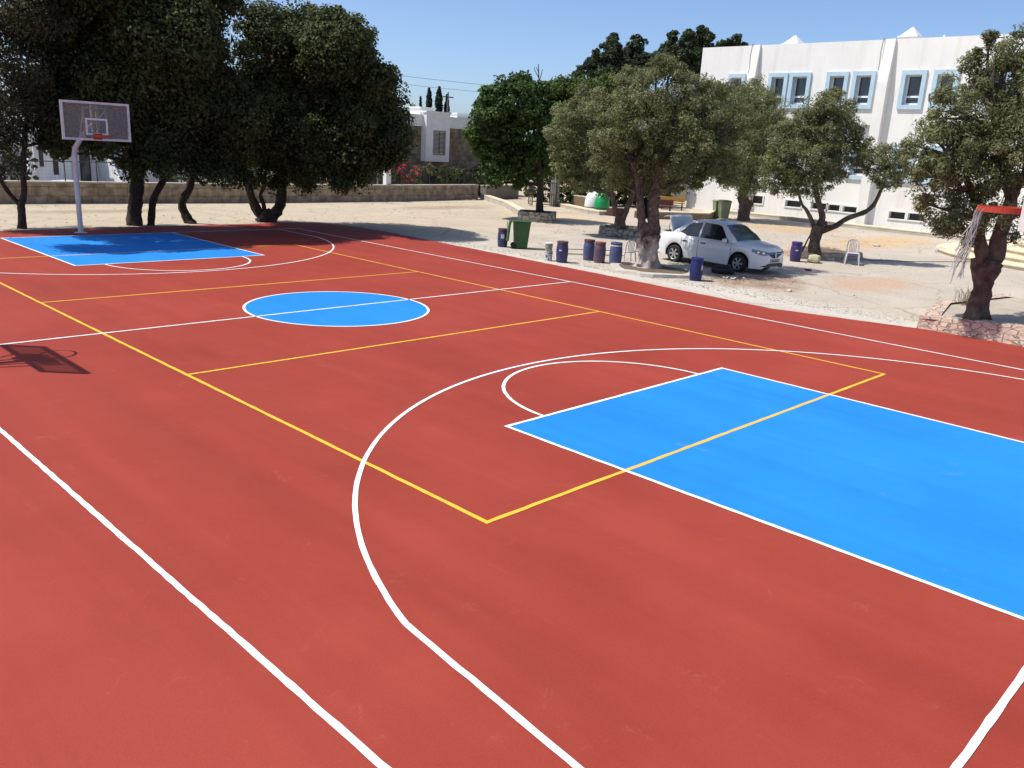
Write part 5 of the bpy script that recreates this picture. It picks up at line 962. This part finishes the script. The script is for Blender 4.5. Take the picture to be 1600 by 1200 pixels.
        b.build('rim', ALU, r, tf=tf)
    for x in (-WB, WB):
        for sg in (-1, 1): wheel(x, sg)
    # wheel arch liners
    for x in (-WB, WB):
        for sg in (-1, 1):
            A = [(x + (AR + .035) * cos(a), sg * .775, .30 + (AR + .035) * sin(a)) for a in np.linspace(-.25, pi + .25, 20)]
            MB().strip(A, [(p[0], sg * .45, p[2]) for p in A]).add([(p[0], sg * .46, p[2]) for p in A], [tuple(range(20))]).build('arch_liner', BLACK, t, fix=False)
    # raised boot lid: hinge below the rear window, standing almost upright
    lid = MB(); rows = []
    prof = [(0, 0), (.10, .02), (.35, .03), (.52, .02), (.60, -.03), (.62, -.16), (.60, -.28)]
    ang = radians(74)
    for off in (0, -.03):
        for u, v in prof:
            v += off; px, pz = -1.62 - u * cos(ang) - v * sin(ang) * -1, 1.03 + u * sin(ang) + v * cos(ang)
            rows.append([(px, y, pz - .03 * (abs(y) / .66) ** 2) for y in np.linspace(-.64, .64, 11)])
    k = len(prof)
    for i in range(k - 1): lid.strip(rows[i], rows[i + 1]); lid.strip(rows[k + i], rows[k + i + 1])
    for e in (0, 10): lid.add([rows[i][e] for i in range(k)] + [rows[k + i][e] for i in range(k)], [(i, i + 1, k + i + 1, k + i) for i in range(k - 1)])
    lid.strip(rows[k - 1], rows[2 * k - 1]); lid.build('boot_lid', CARP, t, smooth=60, fix=False)
    for sg in (-1, 1): MB().tube([(-1.72, sg * .6, .98), (-1.80, sg * .6, 1.15), (-1.80, sg * .58, 1.3)], .012, 5).build('lid_strut', BPLAST, t)
    MB().box(-2.12, -1.70, -.60, .60, 1.025, 1.032).build('boot_opening', BLACK, t)
    MB().tube([(-.62, 0, 1.50), (-.75, 0, 1.66)], .006, 4).build('antenna', BPLAST, t)
    MB().tube([(.95, -.1, 1.165), (1.05, .45, 1.09)], .008, 4).build('wiper', BPLAST, t)
    st = MB(); n_ = 18; c_ = Vector((.62, .34, .98))
    st.tube([c_ + Vector((.05 * sin(2 * pi * k / n_), .17 * cos(2 * pi * k / n_), .16 * sin(2 * pi * k / n_))) for k in range(n_ + 1)], .012, 5); st.build('steering_wheel', BPLAST, t)
    return t
make_car((14.16, .08, 0), radians(-93), .90)
# ------------------------------------------------------------------ stone house beyond the fence
t = empty('stone_house', (25.2, 28, 0), 0, 'stone house with white box bay window and shuttered window beyond the fence', 'house')
MB().box(-4.5, 6.5, .5, 8, -1.15, 4.15).build('wall', HSTONE, t)
MB().box(-4.6, 6.6, .38, 8.1, 4.152, 4.76).build('parapet', WHITE2, t); MB().box(-4.65, 6.65, .33, 8.15, 4.76, 4.84).build('parapet_cap', WHITE2, t)
by = MB().box(.05, 1.95, 0, .498, 2.08, 5.0).build('bay', WHITE2, t); MB().box(-.02, 2.02, -.06, .6, 4.99, 5.08).build('bay_cap', WHITE2, t)
w_ = MB().box(.62, 1.6, -.05, -.002, 2.48, 2.58).box(.62, 1.6, -.05, -.002, 3.86, 3.95).box(.62, .72, -.05, -.002, 2.58, 3.86).box(1.5, 1.6, -.05, -.002, 2.58, 3.86).build('window', mat('grey_stone_trim', (.30, .28, .27), (.24, .22, .21), 6, .8), t)
sh = MB()
for x0, x1 in ((.72, 1.10), (1.12, 1.5)):
    for k in range(16): sh.box(x0 + .03, x1 - .03, -.022, -.004, 2.62 + k * .077, 2.62 + k * .077 + .05)
    sh.box(x0, x0 + .03, -.03, -.003, 2.58, 3.86).box(x1 - .03, x1, -.03, -.003, 2.58, 3.86)
sh.build('shutter', mat('grey_brown_shutter', (.13, .11, .11), (.10, .09, .09), 4, .7), w_); MB().box(1.10, 1.12, -.012, -.002, 2.58, 3.86).build('gap', LABEL, w_)
w_ = MB().box(.7, 1.5, .44, .499, .5, 1.6).build('lower_window', GLASSD, t)
MB().box(.35, 1.5, 1.0, 2.0, 4.84, 5.24).box(.28, 1.58, .93, 2.07, 5.24, 5.32).build('chimney', WHITE2, t); MB().box(3.4, 4.4, 1.0, 2.0, 4.84, 5.08).box(3.33, 4.47, .93, 2.07, 5.08, 5.15).build('chimney', WHITE2, t)
MB().tube([(-3.3, .42, 4.1), (-3.3, .42, -1.1)], .05, 8).build('drain_pipe', WHITE2, t)
# white house behind the dark trees, left
t = empty('white_house', (0, 36, 0), 0, 'white house with outside stairs glimpsed under the dark trees', 'house')
MB().box(5.4, 7.2, 0, 8, -1.15, 4.2).build('wall', WHITE2, t); MB().box(7.2, 22, .6, 8, -1.15, 4.6).build('wall', WHITE2, t); MB().box(-12, 4.6, 1.5, 9, -1.15, 4.2).build('wall', WHITE2, t)
MB().box(4.9, 7.6, -.4, .3, 2.75, 3.0).build('balcony', WHITE2, t)
for x in (5.15,): MB().box(x - .13, x + .13, -.3, -.05, -1.15, 2.75).build('column', WHITE2, t)
for x0, x1, z0, z1, y in ((6.3, 6.55, .5, 1.2, 0), (5.65, 5.85, .9, 2.2, 0), (7.85, 8.4, .0, 2.1, .6), (12.2, 13.3, 0, 2.0, .6), (15.2, 16.2, .9, 2.0, .6), (-2, -1, .9, 2, 1.5), (1.0, 2.2, 0, 2.1, 1.5), (3.0, 3.9, .8, 2.0, 1.5)):
    w_ = MB().box(x0, x1, y - .03, y - .002, z0, z1).build('window', mat('brown_joinery', (.07, .045, .035), (.05, .035, .03), 4, .6), t); MB().box(x0 + .08, x1 - .08, y - .036, y - .031, z0 + .1, z1 - .1).build('pane', GLASSD, w_)
st = MB()
for k in range(12): st.box(8.95 + .0 * k, 10.05, -2.2 + k * .22, .55, .17 * k, .17 * (k + 1))
st.box(8.95, 10.05, -2.2, .55, -1.15, -.002); st.build('staircase', WHITE2, t)
MB().add([(8.83, -2.3, 0), (8.95, -2.3, 0), (8.95, .5, 0), (8.83, .5, 0), (8.83, -2.3, .3), (8.95, -2.3, .3), (8.95, .5, 2.6), (8.83, .5, 2.6)], [(0, 1, 5, 4), (1, 2, 6, 5), (2, 3, 7, 6), (3, 0, 4, 7), (4, 5, 6, 7)]).build('stair_wall', WHITE2, t)
# car behind the wall: simple saloon seen only by its roof
t = empty('parked_car', (5.4, 31.5, -.55), radians(0), 'white car behind the limestone wall, only its roof showing left of the hoop', 'car')
b = MB(); S = []
for x, zt, w_ in ((-2.1, .7, .7), (-2.0, .95, .8), (-1.5, 1.0, .82), (-.95, 1.38, .62), (-.3, 1.46, .62), (.4, 1.42, .62), (1.05, 1.0, .80), (1.9, .85, .80), (2.1, .6, .7)):
    S.append([(x, -w_ - .05, .3), (x, -w_ - .08, .7), (x, -w_, zt), (x, 0, zt + .04), (x, w_, zt), (x, w_ + .08, .7), (x, w_ + .05, .3)])
b.add([p for q in S for p in q], [(i * 7 + k, i * 7 + k + 1, (i + 1) * 7 + k + 1, (i + 1) * 7 + k) for i in range(8) for k in range(6)] + [tuple(range(7)), tuple(range(56, 63))]); b.build('body', CARP, t, smooth=35)
MB().add([(-.85, -.67, 1.36), (.38, -.67, 1.40), (.95, -.86, .98), (-1.35, -.86, .98)], [(0, 1, 2, 3)]).build('side_window', CARG, t)
for x in (-1.3, 1.3): MB().tube([(x, -.86, .33), (x, -.66, .33)], .33, 20).build('wheel', BLACK, t, smooth=True)
MB().add([(-1.42, -.68, 1.06), (-1.42, .68, 1.06), (-1.08, .55, 1.31), (-1.08, -.55, 1.31)], [(0, 1, 2, 3)]).build('rear_window', CARG, t, fix=False)
t.location = (6.15, 33.8, -1.1); t.rotation_euler = (0, 0, radians(80))
# ------------------------------------------------------------------ shrubs beyond the wall
def shrub(loc, blobs, lm, label, name='shrub', flowers=None, per=60, size=(.14, .06), dens=16, grp='shrubs beyond the wall', seed=1, cat='shrub'):
    t = empty(name, (loc[0], loc[1], 0), 0, label, cat, grp); mb = MB(); rr = random.Random(seed)
    for x, y, z, r in blobs: mb.tube([(x * .3, y * .3, -1.12 if loc[0] < 27.1 else -.02), (x * .7, y * .7, z * .5), (x, y, z)], [.04, .03, .015], 5)
    mb.build('stem', BARK, t); cl = clumps([(x, y, z, r) for x, y, z, r in blobs], dens, .26 if size[0] < .3 else .5, seed, .4, zmin=.1)
    leaves('foliage', cl, per, size, LM[lm], t, seed, .5, .4)
    if flowers: leaves('flowers', clumps(flowers, 60, .13, seed + 3, .6), 30, (.11, .10), LM['pink'], t, seed + 4, .5, .5)
shrub((21.4, 26.2), [(-1.3, 0, 1.5, .8), (-.3, .1, 1.7, .8), (.6, 0, 1.5, .8), (1.4, .1, 1.3, .7), (.2, -.1, 2.0, .6)], 'green', 'oleander with pink red flowers beside the slim white post', 'oleander_bush', [(-1.5, -.55, 1.9, .35), (-.4, -.6, 1.85, .4), (.25, -.6, 1.6, .4), (.9, -.6, 1.2, .45), (.1, -.6, 2.1, .3), (1.2, -.5, 1.6, .25)], seed=21)
LB = ['pale leafed shrub right of the pink oleander', 'shrub before the white bay of the stone house', 'shrub right of the white bay behind the fence', 'shrub behind the short grey wall', 'shrub above the end of the grey wall by the gate']
for i, (x, y) in enumerate([(23.8, 26.4), (25.6, 26.4), (27.4, 26.8), (29.4, 27.4), (31.6, 28.0)]):
    shrub((x, y), [(-.6, 0, 1.1, .7), (.3, .1, 1.3, .75), (.9, 0, 1.0, .6), (-.1, 0, 1.6, .5)], 'green2' if i % 2 else 'olive', LB[i], seed=30 + i)
LB = ['dark shrub behind the wall at the far left edge', 'dark shrub behind the wall below the forked feathery tree', 'bright green shrub seen under the S-shaped trunk', 'bright green shrub behind the wall left of the many-stemmed tree', 'green shrub behind the wall right of the many-stemmed tree', 'green shrub left of the oleander behind the wall']
for i, (x, y, s, m_) in enumerate([(-1.5, 27.5, 1.2, 'carob'), (1.8, 28.5, 1.2, 'carob'), (11.2, 29.5, .8, 'green2'), (13.0, 29.0, .75, 'green2'), (15.8, 27.5, 1.1, 'green'), (18.2, 27.0, 1.1, 'green')]):
    shrub((x, y), [(-.9 * s, 0, 1.0 * s, .8 * s), (.2, .1, 1.2 * s, .9 * s), (.9 * s, 0, 1.0 * s, .75 * s), (0, 0, 1.8 * s, .6 * s)], m_, LB[i], seed=50 + i)
shrub((32.0, 33.9), [(-.9, 0, 4.3, .9), (.3, 0, 4.5, .9), (1.3, 0, 4.1, .9), (.2, 0, 3.2, 1.2), (0, 0, 5.0, .5)], 'green2', 'light green tree top showing above the roof of the stone house', 'broadleaf_tree', seed=70, grp=None, cat='tree')
shrub((27.5, 32.6), [(-.6, 0, 4.6, .8), (.2, 0, 5.2, .6), (-.3, 0, 3.6, 1.0)], 'olive', 'grey green tree top left of the cypresses beside the stone house', 'broadleaf_tree', seed=71, grp=None, cat='tree')
LB = ['dark hedge bush left of the recycling containers', 'dark hedge bush behind the green recycling container', 'dark bush behind the V-forked olive', 'dark bush left of the yellow bench', 'dark bush behind the brown garden wall']
for i, (x, y) in enumerate([(31.6, 21.0), (33.3, 19.6), (35.0, 18.9), (37.0, 18.8), (31.4, 23.0)]):
    shrub((x, y), [(-.8, .3, .9, 1.0), (.5, -.3, .9, 1.1), (0, 0, 2.1, 1.0), (.9, -.9, 1.6, .9), (-.6, .6, 1.9, .9)], 'carob', LB[i], seed=80 + i, dens=24, per=90, size=(.17, .1))
# far tree belt closing the horizon behind the houses
LB = ['distant dark tree beyond the white house on the far left', 'distant dark tree above the white house', 'distant tree behind the large dark trees', 'distant tree behind the round dark tree', 'distant low tree left of the stone house', 'distant tree behind the gap of the gate', 'distant tree behind the green tree', 'distant tree right of the green tree', 'distant tree behind the annex']
for i, (x, y, h) in enumerate([(-6, 58, 5), (6, 60, 6), (18, 62, 6), (30, 62, 5.5), (42, 60, 3.6), (58, 58, 4.0), (62, 50, 5), (66, 44, 6), (70, 38, 7)]):
    shrub((x, y), [(-4, 0, h * .35, 2.4), (-1.5, .5, h * .5, 2.5), (1.5, 0, h * .5, 2.5), (4, .3, h * .35, 2.3), (0, 0, h * .72, 1.8), (6, 0, h * .3, 2.0), (-6, 0, h * .3, 2.0)], 'dark' if i % 2 else 'green', LB[i], 'distant_tree', per=60, size=(.35, .22), dens=5, grp='distant trees', seed=90 + i, cat='tree')
# red flowering twig by the right olive
t = empty('flowering_plant', (12.6, -6.95, 0), 0, 'red flowers hanging left of the right olive trunk', 'flowers')
MB().tube([(.35, -.15, 2.35), (.2, -.1, 2.2), (.05, -.05, 1.9)], [.012, .010, .006], 6).build('stem', BARK, t)
leaves('flowers', [(.05, -.05, 1.98, .13), (.0, -.1, 1.84, .12), (.12, -.08, 1.9, .10)], 70, (.07, .06), leafmat('red_petals', [(.4, .02, .01), (.55, .05, .02), (.3, .02, .02)]), t, 5, .6, .3)
# power line and poles
t = empty('utility_pole', (58.5, 64.5, 0), 0, 'thin utility pole above the roof of the stone house', 'pole'); MB().tube([(0, 0, 0), (0, 0, 8.9)], [.14, .09], 8).build('pole', mat('grey_wood', (.12, .11, .10), (.16, .14, .12), 4, .9), t, smooth=True); MB().box(-.8, .8, -.05, .05, 8.3, 8.42).build('crossarm', DARKM, t)
b = MB()
for k, dz in enumerate((0, -.9)):
    pts = []
    for i in range(21):
        u = i / 20; pts.append((28 + 42 * u, 86 - 34 * u, 13.2 - 3.6 * u - 4 * .9 * u * (1 - u) + dz * (1.2 - .4 * u)))
    b.tube(pts, .022, 4, False)
tag(b.build('power_line', DARKM), 'thin overhead wires crossing the sky above the cypresses', 'wire')
# curved cream steps at the school entrance, right edge
t = empty('entrance_steps', (31, -8.2, 0), 0, 'curved cream stone steps behind the right olive', 'steps')
for k in range(5): MB().lathe([(7.0 - k * .95, .16 * k), (7.0 - k * .95, .16 * (k + 1) - .04), (7.06 - k * .95, .16 * (k + 1) - .035), (7.06 - k * .95, .16 * (k + 1))], n=72).build('step', CREAM, t)
